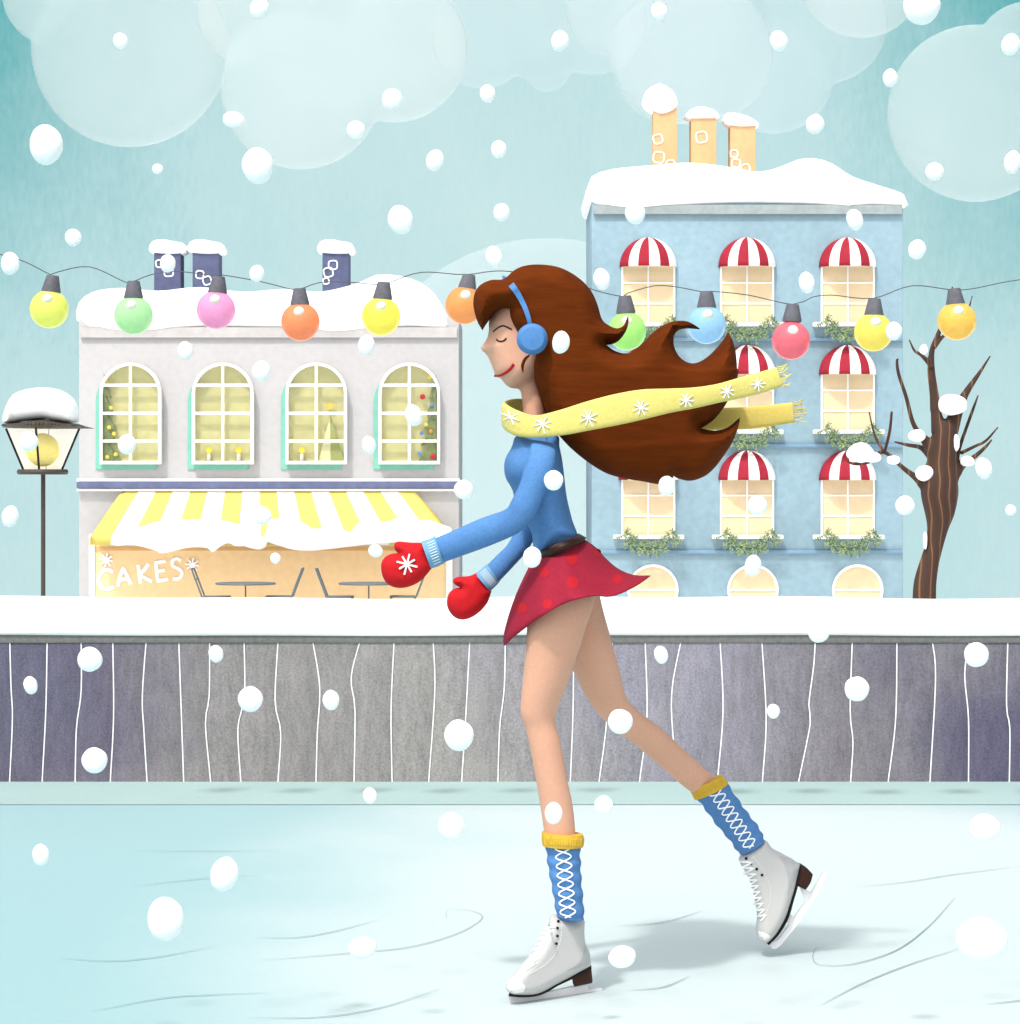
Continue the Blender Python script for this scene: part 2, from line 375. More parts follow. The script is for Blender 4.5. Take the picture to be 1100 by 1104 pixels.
tag(fin('pavement', box_bm(-30, 30, 40, 44.9, -1.4, -1.14, bev=.02), snow), kind='structure')
# scratches left by blades in the ice
scr = [cr('g0', p) for p in ([(283, 555), (430, 555), (607, 555)], [(283, 631), (430, 615), (568, 607)], [(127, 785), (235, 792), (340, 783), (463, 760)], [(550, 741), (640, 741), (720, 728), (815, 703)],
    [(565, 790), (750, 775), (880, 762), (980, 735), (1035, 705), (1035, 690), (1000, 681), (965, 682), (963, 700)], [(197, 900), (350, 872), (450, 865), (573, 860)], [(535, 915), (700, 912), (830, 890), (947, 852)])]
scr += [cr('g1', p) for p in ([(228, 717), (330, 708), (420, 682)], [(257, 855), (330, 848), (387, 825)], [(747, 632), (850, 622), (960, 605), (1100, 588)], [(960, 655), (900, 720), (830, 770), (740, 798), (670, 800), (653, 785), (660, 765), (677, 763)],
    [(668, 888), (760, 840), (860, 800), (970, 765)], [(1025, 885), (1090, 878), (1150, 870)])]
bm = bmesh.new()
def onice(p, z=0): d = (CH - z) * F / (p[1] - HZ); return W(p[0], p[1], d)
for p in scr:
    P = [onice(q, .003) for q in smoothpts(p, False, 2)]
    prev = None
    for i, q in enumerate(P):
        t = P[min(i + 1, len(P) - 1)] - P[max(0, i - 1)]; n_ = Vector((-t.y, t.x, 0)).normalized(); wv = .0010 * (.3 + math.sin(math.pi * i / (len(P) - 1)))
        wv *= 1 + 1.0 * abs(n_.y)
        cur = [bm.verts.new(q + n_ * wv), bm.verts.new(q - n_ * wv)]
        if prev: bm.faces.new([prev[0], prev[1], cur[1], cur[0]])
        prev = cur
tag(fin('ice_scratches', bm, mat('scratch', (140, 170, 176), .6), None, False), kind='structure')
# clouds: closed, flattened puffs of half-transparent vapour
def cloudm(name, a, c=(1, 1, 1)):
    m = bpy.data.materials.new(name); m.use_nodes = True; N = m.node_tree.nodes; L = m.node_tree.links
    tr = N.new('ShaderNodeBsdfTransparent'); df = N.new('ShaderNodeBsdfDiffuse'); df.inputs[0].default_value = c + (1,)
    tl = N.new('ShaderNodeBsdfTranslucent'); tl.inputs[0].default_value = c + (1,); ad = N.new('ShaderNodeMixShader'); ad.inputs[0].default_value = .3
    L.new(df.outputs[0], ad.inputs[1]); L.new(tl.outputs[0], ad.inputs[2])
    mx = N.new('ShaderNodeMixShader'); mx.inputs[0].default_value = a; L.new(tr.outputs[0], mx.inputs[1]); L.new(ad.outputs[0], mx.inputs[2])
    L.new(mx.outputs[0], N['Material Output'].inputs[0]); return m
cl1 = cloudm('cloud', .32, (.61, .66, .66)); cl2 = cloudm('cloud_faint', .2, (.57, .63, .65))
for D, circ, m, lab in (
    (220, [(140, 52, 107), (60, -10, 60)], cl1, 'big round pale cloud at the top left of the sky'),
    (206, [(325, 95, 88), (425, 52, 80), (270, 10, 60), (350, 30, 90)], cl1, 'wide two lobed cloud above the cafe chimneys'),
    (232, [(520, 40, 56), (580, 30, 56), (640, 20, 60), (590, 70, 28)], cl2, 'faint bluish cloud at the top centre of the sky'),
    (214, [(745, 45, 90), (835, 78, 66), (890, 20, 70), (660, 10, 50), (800, 90, 46)], cl2, 'broad pale cloud behind the orange chimneys'),
    (198, [(763, 58, 72), (728, 62, 72)], cl2, 'small round cloud touching the tallest orange chimney'),
    (224, [(1052, 122, 96), (1110, 60, 60), (930, -30, 70)], cl1, 'round pale cloud at the top right of the sky'),
    (150, [(590, 470, 215), (470, 520, 170), (760, 520, 160)], cl2, 'low domed bank of mist between the cafe and the blue building')):
    bm = bmesh.new()
    for i, (x, y, r) in enumerate(circ): sphere_bm(W(x, y, D) + Vector((0, i * .3, 0)), r * D / F, bm, 40, 24, (1, .28, 1))
    me = remesh(bm, .22 if D > 160 else .35, 'cloud', 8)
    tag(link('cloud', me, m), lab, 'cloud', 'clouds in the winter sky')
# ---------------------------------------------------------------- rink fence
fn = tag(empty('rink_fence', (0, DF, 0)), 'grey plank rink fence with wavy white seams and a thick snow cap', 'fence')
g0 = [[22, (25, 200), (28, 270), 22], [103, (100, 250), 92], [176, (176, 210), (166, 290), 163], [244, (246, 260), 239], [317, (308, 220), (311, 290), 318], [386, (392, 260), 397],
      [453, (452, 220), (444, 280), 455], [527, (528, 220), (514, 290), 520], [601, (594, 230), (606, 300), 600], [673, (690, 200), (685, 300), 682], [780, (758, 180), (766, 250), 764],
      [851, (844, 250), 846], [934, (938, 210), 925], [1014, (1005, 260), 996], [1090, (1088, 200), (1078, 290), 1074]]
g1 = [[62, (58, 230), 64], [137, (136, 250), 130], [222, (208, 280), 192], [291, (295, 270), 279], [371, (350, 200), (350, 290), 363], [452, (459, 250), 447], [542, (552, 270), 544],
      [658, (655, 150), (644, 240), (647, 280), 622], [738, (733, 250), (739, 320), 734], [834, (831, 270), 815], [908, (917, 180), 905], [993, (980, 170), (988, 270), 988], [1073, (1070, 240), (1077, 290), 1076]]
seams = []
for key, G in (('g0', g0), ('g1', g1)):
    for s in G: seams.append(cr(key, [(s[0], 90)] + list(s[1:-1]) + [(s[-1], 405)]))
for k in range(1, 13):
    seams.insert(0, [(11 - 38 * k, 685), (11 - 38 * k + random.uniform(-5, 5), 760), (11 - 38 * k, 842.5)])
    seams.append([(1087 + 38 * k, 685), (1087 + 38 * k + random.uniform(-5, 5), 760), (1087 + 38 * k, 842.5)])
NS = 14
def seamx(s, t):
    P = smoothpts(s, False, 2); y = 685 + 157.5 * t
    for a, b in zip(P, P[1:]):
        if a[1] <= y <= b[1] + 1e-6: return a[0] + (b[0] - a[0]) * (y - a[1]) / max(1e-6, b[1] - a[1])
    return P[-1][0]
SX = [[seamx(s, j / NS) for j in range(NS + 1)] for s in seams]
# board paint: violet grey planks at both ends, weathered to warm grey in the middle run
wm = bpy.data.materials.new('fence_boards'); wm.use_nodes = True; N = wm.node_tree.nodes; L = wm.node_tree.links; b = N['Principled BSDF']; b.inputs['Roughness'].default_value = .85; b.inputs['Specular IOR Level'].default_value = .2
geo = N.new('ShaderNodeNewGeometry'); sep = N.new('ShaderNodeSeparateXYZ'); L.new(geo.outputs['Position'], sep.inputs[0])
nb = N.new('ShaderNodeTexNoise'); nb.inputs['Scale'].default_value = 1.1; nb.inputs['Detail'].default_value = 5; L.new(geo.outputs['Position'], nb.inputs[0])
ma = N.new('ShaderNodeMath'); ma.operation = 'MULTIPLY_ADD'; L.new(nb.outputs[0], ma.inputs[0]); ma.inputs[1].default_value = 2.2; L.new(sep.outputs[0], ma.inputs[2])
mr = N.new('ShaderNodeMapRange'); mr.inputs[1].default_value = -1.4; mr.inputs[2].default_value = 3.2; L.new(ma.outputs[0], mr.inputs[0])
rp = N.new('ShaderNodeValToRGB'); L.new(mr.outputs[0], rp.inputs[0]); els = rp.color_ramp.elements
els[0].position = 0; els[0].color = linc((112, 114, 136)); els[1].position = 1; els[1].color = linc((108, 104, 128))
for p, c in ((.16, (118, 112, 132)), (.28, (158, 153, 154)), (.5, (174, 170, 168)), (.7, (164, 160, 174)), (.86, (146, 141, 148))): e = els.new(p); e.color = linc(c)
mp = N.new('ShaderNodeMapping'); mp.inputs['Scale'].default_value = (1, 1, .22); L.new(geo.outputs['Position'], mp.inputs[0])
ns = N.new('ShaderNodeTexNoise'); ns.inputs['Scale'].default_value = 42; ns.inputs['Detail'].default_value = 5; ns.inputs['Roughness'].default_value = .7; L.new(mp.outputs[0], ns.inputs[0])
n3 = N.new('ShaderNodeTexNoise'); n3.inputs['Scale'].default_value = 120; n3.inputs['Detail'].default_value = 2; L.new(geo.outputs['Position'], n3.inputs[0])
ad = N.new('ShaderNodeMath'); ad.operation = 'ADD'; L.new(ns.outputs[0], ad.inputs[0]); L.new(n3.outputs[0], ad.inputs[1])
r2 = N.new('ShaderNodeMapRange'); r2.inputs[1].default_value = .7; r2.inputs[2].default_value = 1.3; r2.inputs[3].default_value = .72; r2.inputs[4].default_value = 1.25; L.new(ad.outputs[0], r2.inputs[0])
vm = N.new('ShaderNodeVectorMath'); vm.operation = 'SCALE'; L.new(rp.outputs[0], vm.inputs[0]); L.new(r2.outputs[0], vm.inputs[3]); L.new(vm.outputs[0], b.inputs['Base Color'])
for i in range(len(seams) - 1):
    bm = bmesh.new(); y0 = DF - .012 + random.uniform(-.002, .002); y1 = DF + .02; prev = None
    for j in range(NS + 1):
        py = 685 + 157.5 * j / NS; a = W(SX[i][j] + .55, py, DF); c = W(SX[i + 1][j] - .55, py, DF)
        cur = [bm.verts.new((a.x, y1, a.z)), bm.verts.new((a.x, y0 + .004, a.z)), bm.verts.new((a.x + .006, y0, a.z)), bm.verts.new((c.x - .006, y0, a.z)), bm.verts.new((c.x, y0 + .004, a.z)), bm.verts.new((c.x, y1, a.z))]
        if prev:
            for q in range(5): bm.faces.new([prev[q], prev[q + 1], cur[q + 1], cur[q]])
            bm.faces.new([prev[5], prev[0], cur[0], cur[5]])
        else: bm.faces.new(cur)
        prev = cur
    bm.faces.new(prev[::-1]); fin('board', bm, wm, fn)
for s in seams:
    P = [W(x, y, DF) for x, y in smoothpts(s, False, 8)]
    fin('seam_snow', tube_bm([(p.x, DF - .010, p.z) for p in P], .0028, None, 6), snow, fn)
zt = W(0, 685, DF).z
fin('rear_panel', box_bm(-6.2, 6.2, DF + .022, DF + .07, -.05, zt - .004), wm, fn)
fin('top_shade_rail', box_bm(-6.2, 6.2, DF - .017, DF + .08, zt - .03, zt + .004, bev=.003), mat('rail_shade', (138, 137, 134), .8, .15, 60), fn)  # darker rail carries the shade below the snow cap in its colour
bm = bmesh.new(); prev = None; ztop = W(0, 648, DF).z
for i in range(261):
    x = -6.3 + 12.6 * i / 260; wob = .004 * math.sin(x * 2.3) + .003 * math.sin(x * 5.7 + 1)
    prof = [(DF + .40, zt + .005), (DF - .022, zt + .001 + wob * .4), (DF - .030, zt + .012), (DF - .030, ztop - .05), (DF - .018, ztop - .012 + wob), (DF + .02, ztop + wob), (DF + .33, ztop + .0 + wob), (DF + .42, ztop - .05)]
    cur = [bm.verts.new((x, y, z)) for y, z in prof]
    if prev:
        for q in range(8): bm.faces.new([prev[q], prev[(q + 1) % 8], cur[(q + 1) % 8], cur[q]])
    else: bm.faces.new(cur)
    prev = cur
bm.faces.new(prev[::-1]); fin('snow_cap', bm, snow, fn)
# ---------------------------------------------------------------- cafe building
DB = 44.7
def arch(xc, hw, yt, yb, n=16):
    P = [(xc - hw, yb)]
    for i in range(n + 1):
        a = math.pi * i / n; P.append((xc - hw * math.cos(a), yt + hw * 1.0 - hw * math.sin(a)))
    return P + [(xc + hw, yb)]
cafe = tag(empty('cafe', W(290, HZ, DB) + Vector((0, 0, -CH - 1.2))), 'pale grey two storey cafe with arched windows and a yellow striped awning', 'cafe')
def at_ground(p, D, g=-1.2): return Vector((W(p, HZ, D).x, D, g))
cafe.location = at_ground(290, DB)
fin('wall', pbox(85, 495, 342, 676, DB, DB, DB + 3.2, bev=.02), cafem, cafe)
rs = [(82, 345), (84, 326), (100, 314), (130, 310), (170, 313), (215, 309), (260, 314), (310, 311), (345, 314), (385, 305), (405, 296), (432, 297), (455, 305), (470, 318), (480, 335), (488, 349), (480, 356), (440, 353), (400, 358), (360, 362), (320, 356), (270, 354), (215, 353), (170, 360), (130, 361), (95, 354)]
inflate('roof_snow', rs, DB, DB + 1.55, 1.75, .5, .22, snow, cafe, z0=1.46)
fin('eaves_shade_strip', pbox(87, 493, 353, 364, DB, DB - .06, DB - .002), mat('eave_shade', (214, 210, 208), .9, .05, 8), cafe)  # grey strip standing for the soft shade under the roof snow
fin('string_course', pbox(84, 496, 519.5, 526.5, DB, DB - .14, DB - .002, bev=.01), navy, cafe)
fin('string_course_trim', pbox(84, 496, 516, 519, DB, DB - .10, DB - .003, pbox(84, 496, 527, 529.5, DB, DB - .10, DB - .003)), white, cafe)
def squircle(cx, cy, r, D, y, bm, rot=0):
    P = []
    for q in range(17):
        a = 2 * math.pi * q / 16; e = .62
        ux = abs(math.cos(a)) ** e * math.copysign(1, math.cos(a)); uz = abs(math.sin(a)) ** e * math.copysign(1, math.sin(a))
        p = W(cx + r * (ux * math.cos(rot) - uz * math.sin(rot)), cy + r * (ux * math.sin(rot) + uz * math.cos(rot)), D); P.append((p.x, y, p.z))
    return tube_bm(P, .014, bm, 5)
def chimney(parent, x0, x1, yt, yb, m, marks, cap, yoff, lab=None):
    y0 = DB + yoff; c = fin('chimney', pbox(x0, x1, yt, yb, DB, y0, y0 + .5, bev=.008), m, parent)
    bm = bmesh.new()
    for (mx, my, r) in marks: squircle(mx, my, r, DB, y0 - .006, bm, random.uniform(-.3, .3))
    fin('brick_mark', bm, white, c)
    inflate('snow_cap', cap, DB, y0 + .25, .33, .12, .06, snow, c, z0=.18)
for x0, x1, mk in ((161, 190, [(167, 281, 4), (177, 290, 5)]), (203, 232, [(211, 293, 4.2), (219, 299.5, 4.5)]), (345, 374, [(356.5, 282.5, 4.8), (351.5, 290.5, 5), (349, 300, 3.2)])):
    chimney(cafe, x0, x1, 269, 322, chn, mk, [(x0 - 5, 268), (x0 - 3, 257), (x0 + 8, 254), (x0 + 20, 256), (x1 + 3, 259), (x1 + 5, 269), (x0 + 15, 271)], .6)
# cafe windows: panel coloured with the room's light at the back, frame, glazing in front
WX = [142.2, 241.4, 341.8, 441.8]
for k, xc in enumerate(WX):
    yt, yb = 391.5, 500
    wn = fin('window', prism_bm(arch(xc, 31, yt + 1.5, yb - 1), DB, DB - .030, DB - .002), khaki, cafe)
    fin('window_shadow', prism_bm(arch(xc - 6, 32.8, yt + 9, yb + 6), DB, DB - .026, DB - .001), teal, wn)  # offset slab standing in for the window's cast shadow
    fin('frame', ring_bm(arch(xc, 33, yt, yb + .5), arch(xc, 30, yt + 3, yb - 3), DB, DB - .20, DB - .035), white, wn)
    bm = pbox(xc - 1.4, xc + 1.4, yt + 2, yb - 2, DB, DB - .19, DB - .15)
    for yy in (415.6, 445.8, 475.6): pbox(xc - 30.5, xc + 30.5, yy - 1.5, yy + 1.5, DB, DB - .188, DB - .152, bm)
    fin('glazing_bars', bm, white, wn)
    fin('pane', prism_bm(arch(xc, 30.2, yt + 2.8, yb - 2.5), DB, DB - .146, DB - .142), glass, wn)
# things standing inside the cafe windows
YW = DB - .085
def lathe(prof, c, bm=None, n=14, mi=0):
    if bm is None: bm = bmesh.new()
    prev = None
    for r, z in prof:
        cur = [bm.verts.new((c[0] + max(r, 1e-4) * math.cos(2 * math.pi * q / n), c[1] + max(r, 1e-4) * math.sin(2 * math.pi * q / n), c[2] + z)) for q in range(n)]
        if prev:
            for q in range(n): bm.faces.new([prev[q], prev[(q + 1) % n], cur[(q + 1) % n], cur[q]]).material_index = mi
        prev = cur
    return bm
flame = mat('flame', (250, 220, 70), .6, .02, 20, 0, emit=.5)
waxm = mat('wax', (255, 252, 240), .5, .01); dish = mat('dish', (140, 60, 60), .5); star_m = mat('gold_star', (250, 222, 90), .6)
for i, (x, lab) in enumerate(((226, 'left of two lit white candles in the second arched cafe window'), (258, 'right of two lit white candles in the second arched cafe window'), (326, 'lit white candle beside the paper cone tree in the third arched cafe window'))):
    p = W(x, 498, DB); z = p.z
    t = tag(empty('candle', (p.x, YW, z)), lab, 'candle', 'candles on the cafe window sills')
    fin('candle_stick', lathe([(0, 0.02), (.035, .02), (.035, .14), (0, .145)], (p.x, YW, z)), waxm, t)
    fin('flame', sphere_bm((p.x, YW, z + .20), .05, None, 12, 8, (1, .6, 1.15)), flame, t)
    fin('dish', lathe([(0, 0), (.05, .0), (.05 + .045, .018), (0, .02)], (p.x, YW, z), None, 14), dish, t)
for o in bpy.data.objects:
    pass
trm = mat('fir', (134, 150, 96), .8, .25, 16, .1); baubles = {c: mat('bauble_' + c, v, .4, .02) for c, v in (('red', (200, 40, 50)), ('yellow', (250, 225, 90)), ('blue', (110, 150, 210)), ('orange', (240, 160, 60)))}
def xmas(xc, dirn, lab, bl):
    p = W(xc, 498, DB); t = tag(empty('christmas_tree', (p.x, YW, p.z)), lab, 'christmas tree', 'christmas trees inside the cafe windows')
    bm = bmesh.new(); edge = 0
    for k in range(5):        # five tiers of a slim half tree pressed against the glass
        yb = 498 - k * 17; yt = yb - 26; wd = 20 - k * 3.1
        P = [(xc, yt), (xc + dirn * wd * .3, yt + 9), (xc + dirn * wd * .75, yb - 7), (xc + dirn * wd, yb), (xc + dirn * wd * .5, yb - 2.5), (xc, yb + 1)]
        prism_bm(P if dirn > 0 else P[::-1], DB, YW - .03 - .002 * k, YW + .03 + .002 * k, bm)
    fin('branches', bm, trm, t)
    for x, y, c in bl: q = W(x, y, DB); fin('bauble', sphere_bm((q.x, YW - .045, q.z), .038 if c != 'red' else .05, None, 10, 8, (1, .4, 1)), baubles[c], t)
xmas(113, 1, 'dark green christmas tree with yellow lights in the leftmost arched cafe window', [(119, 461, 'yellow'), (124, 468, 'yellow'), (117, 493, 'yellow'), (116, 412, 'yellow'), (121, 440, 'yellow'), (126, 490, 'yellow')])
xmas(470.5, -1, 'green christmas tree with red and blue baubles in the rightmost arched cafe window', [(456, 428, 'red'), (467, 492, 'red'), (453, 489, 'blue'), (465, 465, 'orange'), (466, 437, 'blue'), (455, 467, 'blue'), (464, 407, 'yellow'), (460, 458, 'yellow')])
t = tag(empty('paper_tree', (W(357, 498, DB).x, YW, W(0, 498, DB).z)), 'cream and green folded paper cone tree with a star in the third cafe window', 'decoration')
fin('cream_fold', prism_bm([(344, 497), (356.5, 448), (357, 497)], DB, YW - .02, YW + .02), mat('cream', (250, 246, 190), .8), t)
fin('green_fold', prism_bm([(357.2, 497), (356.7, 448), (372, 497)], DB, YW - .02, YW + .02), mat('olive', (176, 184, 112), .8), t)
bm = bmesh.new(); cpx = (356.5, 438)
fin('star', prism_bm([(cpx[0] + (5.5 if q % 2 == 0 else 2.6) * math.sin(math.pi * q / 5), cpx[1] - (5.5 if q % 2 == 0 else 2.6) * math.cos(math.pi * q / 5)) for q in range(10)], DB, YW - .02, YW), star_m, t)
# shop front
fin('shop_front', pbox(103, 481, 576, 676, DB, DB - .05, DB - .002), shop, cafe)
for a, b_ in ((97, 103), (481, 488)): fin('shop_post', pbox(a, b_, 576, 676, DB, DB - .10, DB - .003, bev=.01), white, cafe)
fin('shop_rail', pbox(103, 481, 590, 593.5, DB, DB - .07, DB - .052), mat('rail_shade2', (250, 200, 140), .8, .03), cafe)
# striped awning sloping out from the wall
AO = .75                                        # how far it reaches out
def aw(u, v):                                    # u along, v down the slope -> point
    px = (132 + u * 314) * (1 - v) + (97 + u * 391) * v; py = 529 * (1 - v) + 580 * v
    return W(px, py, DB - .03 - AO * v)
bm = bmesh.new(); NSv = 17
edges_u = [0]
for k in range(8): edges_u += [edges_u[-1] + 18.3 / 314 * 1.0, edges_u[-1] + 37 / 314]
edges_u.append(1.0)
for k in range(len(edges_u) - 1):
    u0, u1 = edges_u[k], edges_u[k + 1]; sub = 3
    for a in range(sub):
        ua = u0 + (u1 - u0) * a / sub; ub = u0 + (u1 - u0) * (a + 1) / sub
        for j in range(6):
            v0, v1 = j / 6, (j + 1) / 6; q = [aw(ua, v0), aw(ub, v0), aw(ub, v1), aw(ua, v1)]
            f = bm.faces.new([bm.verts.new(p) for p in q]); f.material_index = k % 2
        a0, a1 = aw(ua, 1), aw(ub, 1)
        f = bm.faces.new([bm.verts.new(p) for p in (a0, a1, a1 + Vector((0, 0, -.12)), a0 + Vector((0, 0, -.12)))]); f.material_index = k % 2
for u in (0, 1):
    a, b_, c = aw(u, 0), aw(u, 1), aw(u, 1); c = Vector((c.x, DB - .03, c.z)); f = bm.faces.new([bm.verts.new(p) for p in (a, b_, c)]); f.material_index = 0 if u == 0 else 0
bmesh.ops.remove_doubles(bm, verts=bm.verts[:], dist=1e-4)
awn = fin('awning', bm, [yel, white], cafe)
md = awn.modifiers.new('thick', 'SOLIDIFY'); md.thickness = .02
sn = cr('c3', [(480, 720), (500, 690), (560, 672), (590, 662), (660, 640), (720, 632), (850, 628)]) + cr('c4', [(60, 208), (130, 226), (185, 236), (205, 262), (215, 275), (232, 255), (240, 215), (270, 203), (340, 206), (400, 238), (432, 240), (490, 232), (540, 254), (575, 218), (625, 208), (670, 217), (715, 203), (780, 210), (830, 208), (890, 228), (918, 240), (912, 270), (900, 288), (840, 292), (700, 292), (600, 300), (500, 312), (400, 322), (330, 318), (260, 298), (235, 290), (228, 308), (205, 318), (170, 312), (150, 305), (120, 306), (90, 294), (60, 308)]) + cr('c3', [(900, 768), (880, 750), (800, 748), (690, 772), (660, 760), (560, 735), (490, 740)])
def awy(px, py): return DB - .10 - AO * min(1.05, max(0, (py - 529) / 51))
inflate('awning_snow', [(p[0], p[1]) for p in sn], DB - AO, 0, .13, .12, .07, snow, awn, z0=.03, cz=awy)
# lettering
letters = [[(482, 852), (462, 841), (438, 848), (421, 874), (422, 902), (442, 921), (466, 922), (487, 912)], [(500, 912), (511, 872), (524, 832, 1), (540, 865), (558, 902)], [(507, 884), (548, 877)], [(588, 820), (592, 860), (598, 900)], [(632, 815), (612, 842), (594, 862, 1), (618, 876), (646, 891)],
           [(705, 803), (662, 810, 1), (666, 848), (671, 889, 1), (715, 880)], [(667, 848), (702, 842)], [(770, 803), (752, 792), (733, 802), (733, 822), (754, 834), (771, 846), (771, 866), (754, 880), (735, 877)]]
bm = bmesh.new()
for l in letters:
    P = [W(x, y, DB) for x, y in smoothpts(cr('c3', l), False, 2)]
    tube_bm([(p.x, DB - .062, p.z) for p in P], .033, bm, 8, sq=.4)
fin('sign_lettering', bm, whitec, cafe)
for c in ((453, 800), (817, 820)):
    bm = bmesh.new(); cc = cr('c3', [c])[0]
    for k in range(4):
        a = .15 + math.pi * k / 4; P = [W(cc[0] + 7.6 * s * math.cos(a), cc[1] + 7.6 * s * math.sin(a), DB) for s in (-1, 1)]
        tube_bm([(p.x, DB - .064 - .002 * k, p.z) for p in P], .018, bm, 6)
    fin('snowflake_motif', bm, whitec, cafe)
# terrace furniture
DT = 43.0; GZ = -1.14
def mk_chair():
    t = empty('cafe_chair', (0, 0, 0))
    fin('seat', box_bm(-.22, .22, -.2, .2, .43, .455, bev=.006), furn, t)
    bm = bmesh.new()
    for sy in (-.18, .18): tube_bm([(-.22, sy, .44), (-.40, sy, .92)], .016, bm)
    tube_bm([(-.395, -.18, .91), (-.395, .18, .91)], .016, bm); tube_bm([(-.33, -.18, .74), (-.33, .18, .74)], .012, bm)
    fin('backrest', bm, furn, t)
    for sx, sy in ((-1, -1), (-1, 1), (1, -1), (1, 1)): fin('leg', tube_bm([(.20 * sx, .18 * sy, .44), (.22 * sx, .19 * sy, 0)], .014), furn, t)
    return t
def mk_table():
    t = empty('cafe_table', (0, 0, 0))
    fin('table_top', lathe([(0, .645), (.50, .645), (.51, .66), (.50, .675), (0, .675)], (0, 0, 0), None, 28), furn, t)
    fin('table_leg', tube_bm([(0, 0, .645), (0, 0, .02)], .014), furn, t)
    fin('table_foot', lathe([(0, .03), (.05, .03), (.25, .012), (.25, 0), (0, 0)], (0, 0, 0), None, 20), furn, t)
    return t
def copytree(o, parent=None):
    c = o.copy(); COL.objects.link(c); c.parent = parent
    for ch in list(o.children): copytree(ch, c)
    return c
ch0 = mk_chair(); tb0 = mk_table()
tag(ch0, 'grey metal chair under the CAKES lettering, leftmost of the terrace chairs', 'chair', 'cafe terrace chairs')
tag(tb0, 'grey pedestal table between the two left terrace chairs', 'table', 'cafe terrace tables')
chl = [(233.5, 0, None), (300.5, 180, 'grey metal chair facing the left terrace table from its right side'), (367, 0, 'grey metal chair at the left side of the table nearest the skater'), (434.5, 180, 'grey metal chair partly behind the skater\'s snowflake mitten')]
chs = [ch0] + [copytree(ch0) for _ in chl[1:]]
for o, (x, r, lab) in zip(chs, chl):
    o.location = (W(x, HZ, DT).x, DT + (.0 if r == 0 else .1), GZ); o.rotation_euler = (0, 0, math.radians(r))
    if lab: o['label'] = lab
tb1 = copytree(tb0); tb0.location = (W(264.5, HZ, DT).x, DT + .05, GZ); tb1.location = (W(397.5, HZ, DT).x, DT + .05, GZ); tb1['label'] = 'grey pedestal table behind the skater\'s snowflake mitten'
# ---------------------------------------------------------------- blue apartment building
bb = tag(empty('apartment_building', at_ground(806, DB)), 'tall pale blue building with red and white domed awnings and snow roof', 'building')
fin('wall', pbox(638, 974, 214, 676, DB, DB, DB + 3.2, bev=.02), bluem, bb)
rs = [(632, 205), (638, 190), (660, 182), (700, 178), (745, 175), (790, 180), (818, 185), (840, 180), (860, 172), (878, 170), (898, 176), (920, 190), (950, 200), (975, 209), (980, 220), (974, 225), (940, 222), (915, 226), (885, 222), (850, 220), (800, 219), (760, 221), (720, 225), (680, 228), (645, 223), (634, 215)]
inflate('roof_snow', rs, DB, DB + 1.55, 1.75, .5, .2, snow, bb, z0=1.5)
fin('eaves_board', pbox(640, 972, 221, 231, DB, DB - .07, DB - .002), mat('eave_shade2', (176, 186, 188), .9, .08, 10), bb)
for yy in (366, 480.5, 595): fin('string_course', pbox(637, 973, yy - 2, yy + 2, DB, DB - .07, DB - .002, bev=.008), bandm, bb)
for (x0, x1, yt, mk, cap) in ((707, 733, 110, [(712, 144, 5), (713, 164, 6), (726, 171.5, 4.5)], [(696, 103), (700, 90), (714, 83), (728, 90), (734, 103), (730, 112), (716, 117), (704, 112)]),
        (748.5, 776, 119, [(760, 142, 6)], [(742, 118), (750, 110), (762, 108), (776, 113), (779, 121), (762, 122), (748, 122)]),
        (791.5, 819, 128, [(795.5, 160, 4), (797.5, 170.5, 4.6), (808, 176, 4.6)], [(784, 123), (788, 115), (803, 116), (818, 122), (823, 129), (806, 131), (790, 129)])):
    chimney(bb, x0, x1, yt, 192, cho, mk, cap, .7)
def dome_awning(xc, yb, wpx, hpx, proj):
    bm = bmesh.new(); n = 24; m = 10; g = []
    for i in range(n + 1):
        th = math.pi * i / n; row = []
        for j in range(m + 1):
            ph = math.pi / 2 * j / m
            x = xc - wpx / 2 * math.cos(th) * math.cos(ph); y = yb - hpx * math.sin(ph); p = W(x, y, DB)
            row.append(bm.verts.new((p.x, DB - .003 - proj * math.sin(th) * math.cos(ph), p.z)))
        g.append(row)
    for i in range(n):
        for j in range(m):
            f = bm.faces.new([g[i][j], g[i + 1][j], g[i + 1][j + 1], g[i][j + 1]]); xm = -math.cos(math.pi * (i + .5) / n); f.material_index = 0 if int(min(5.99, (xm + 1) * 3)) % 2 == 0 else 1
    bmesh.ops.remove_doubles(bm, verts=bm.verts[:], dist=1e-4)
    return bm
cols = [(699, 'left'), (805.5, 'middle'), (914, 'right')]
rows = [(255, 287, 349, 'top'), (371.5, 403, 464.5, 'second'), (484.5, 516.5, 577.5, 'third')]
gar0 = None
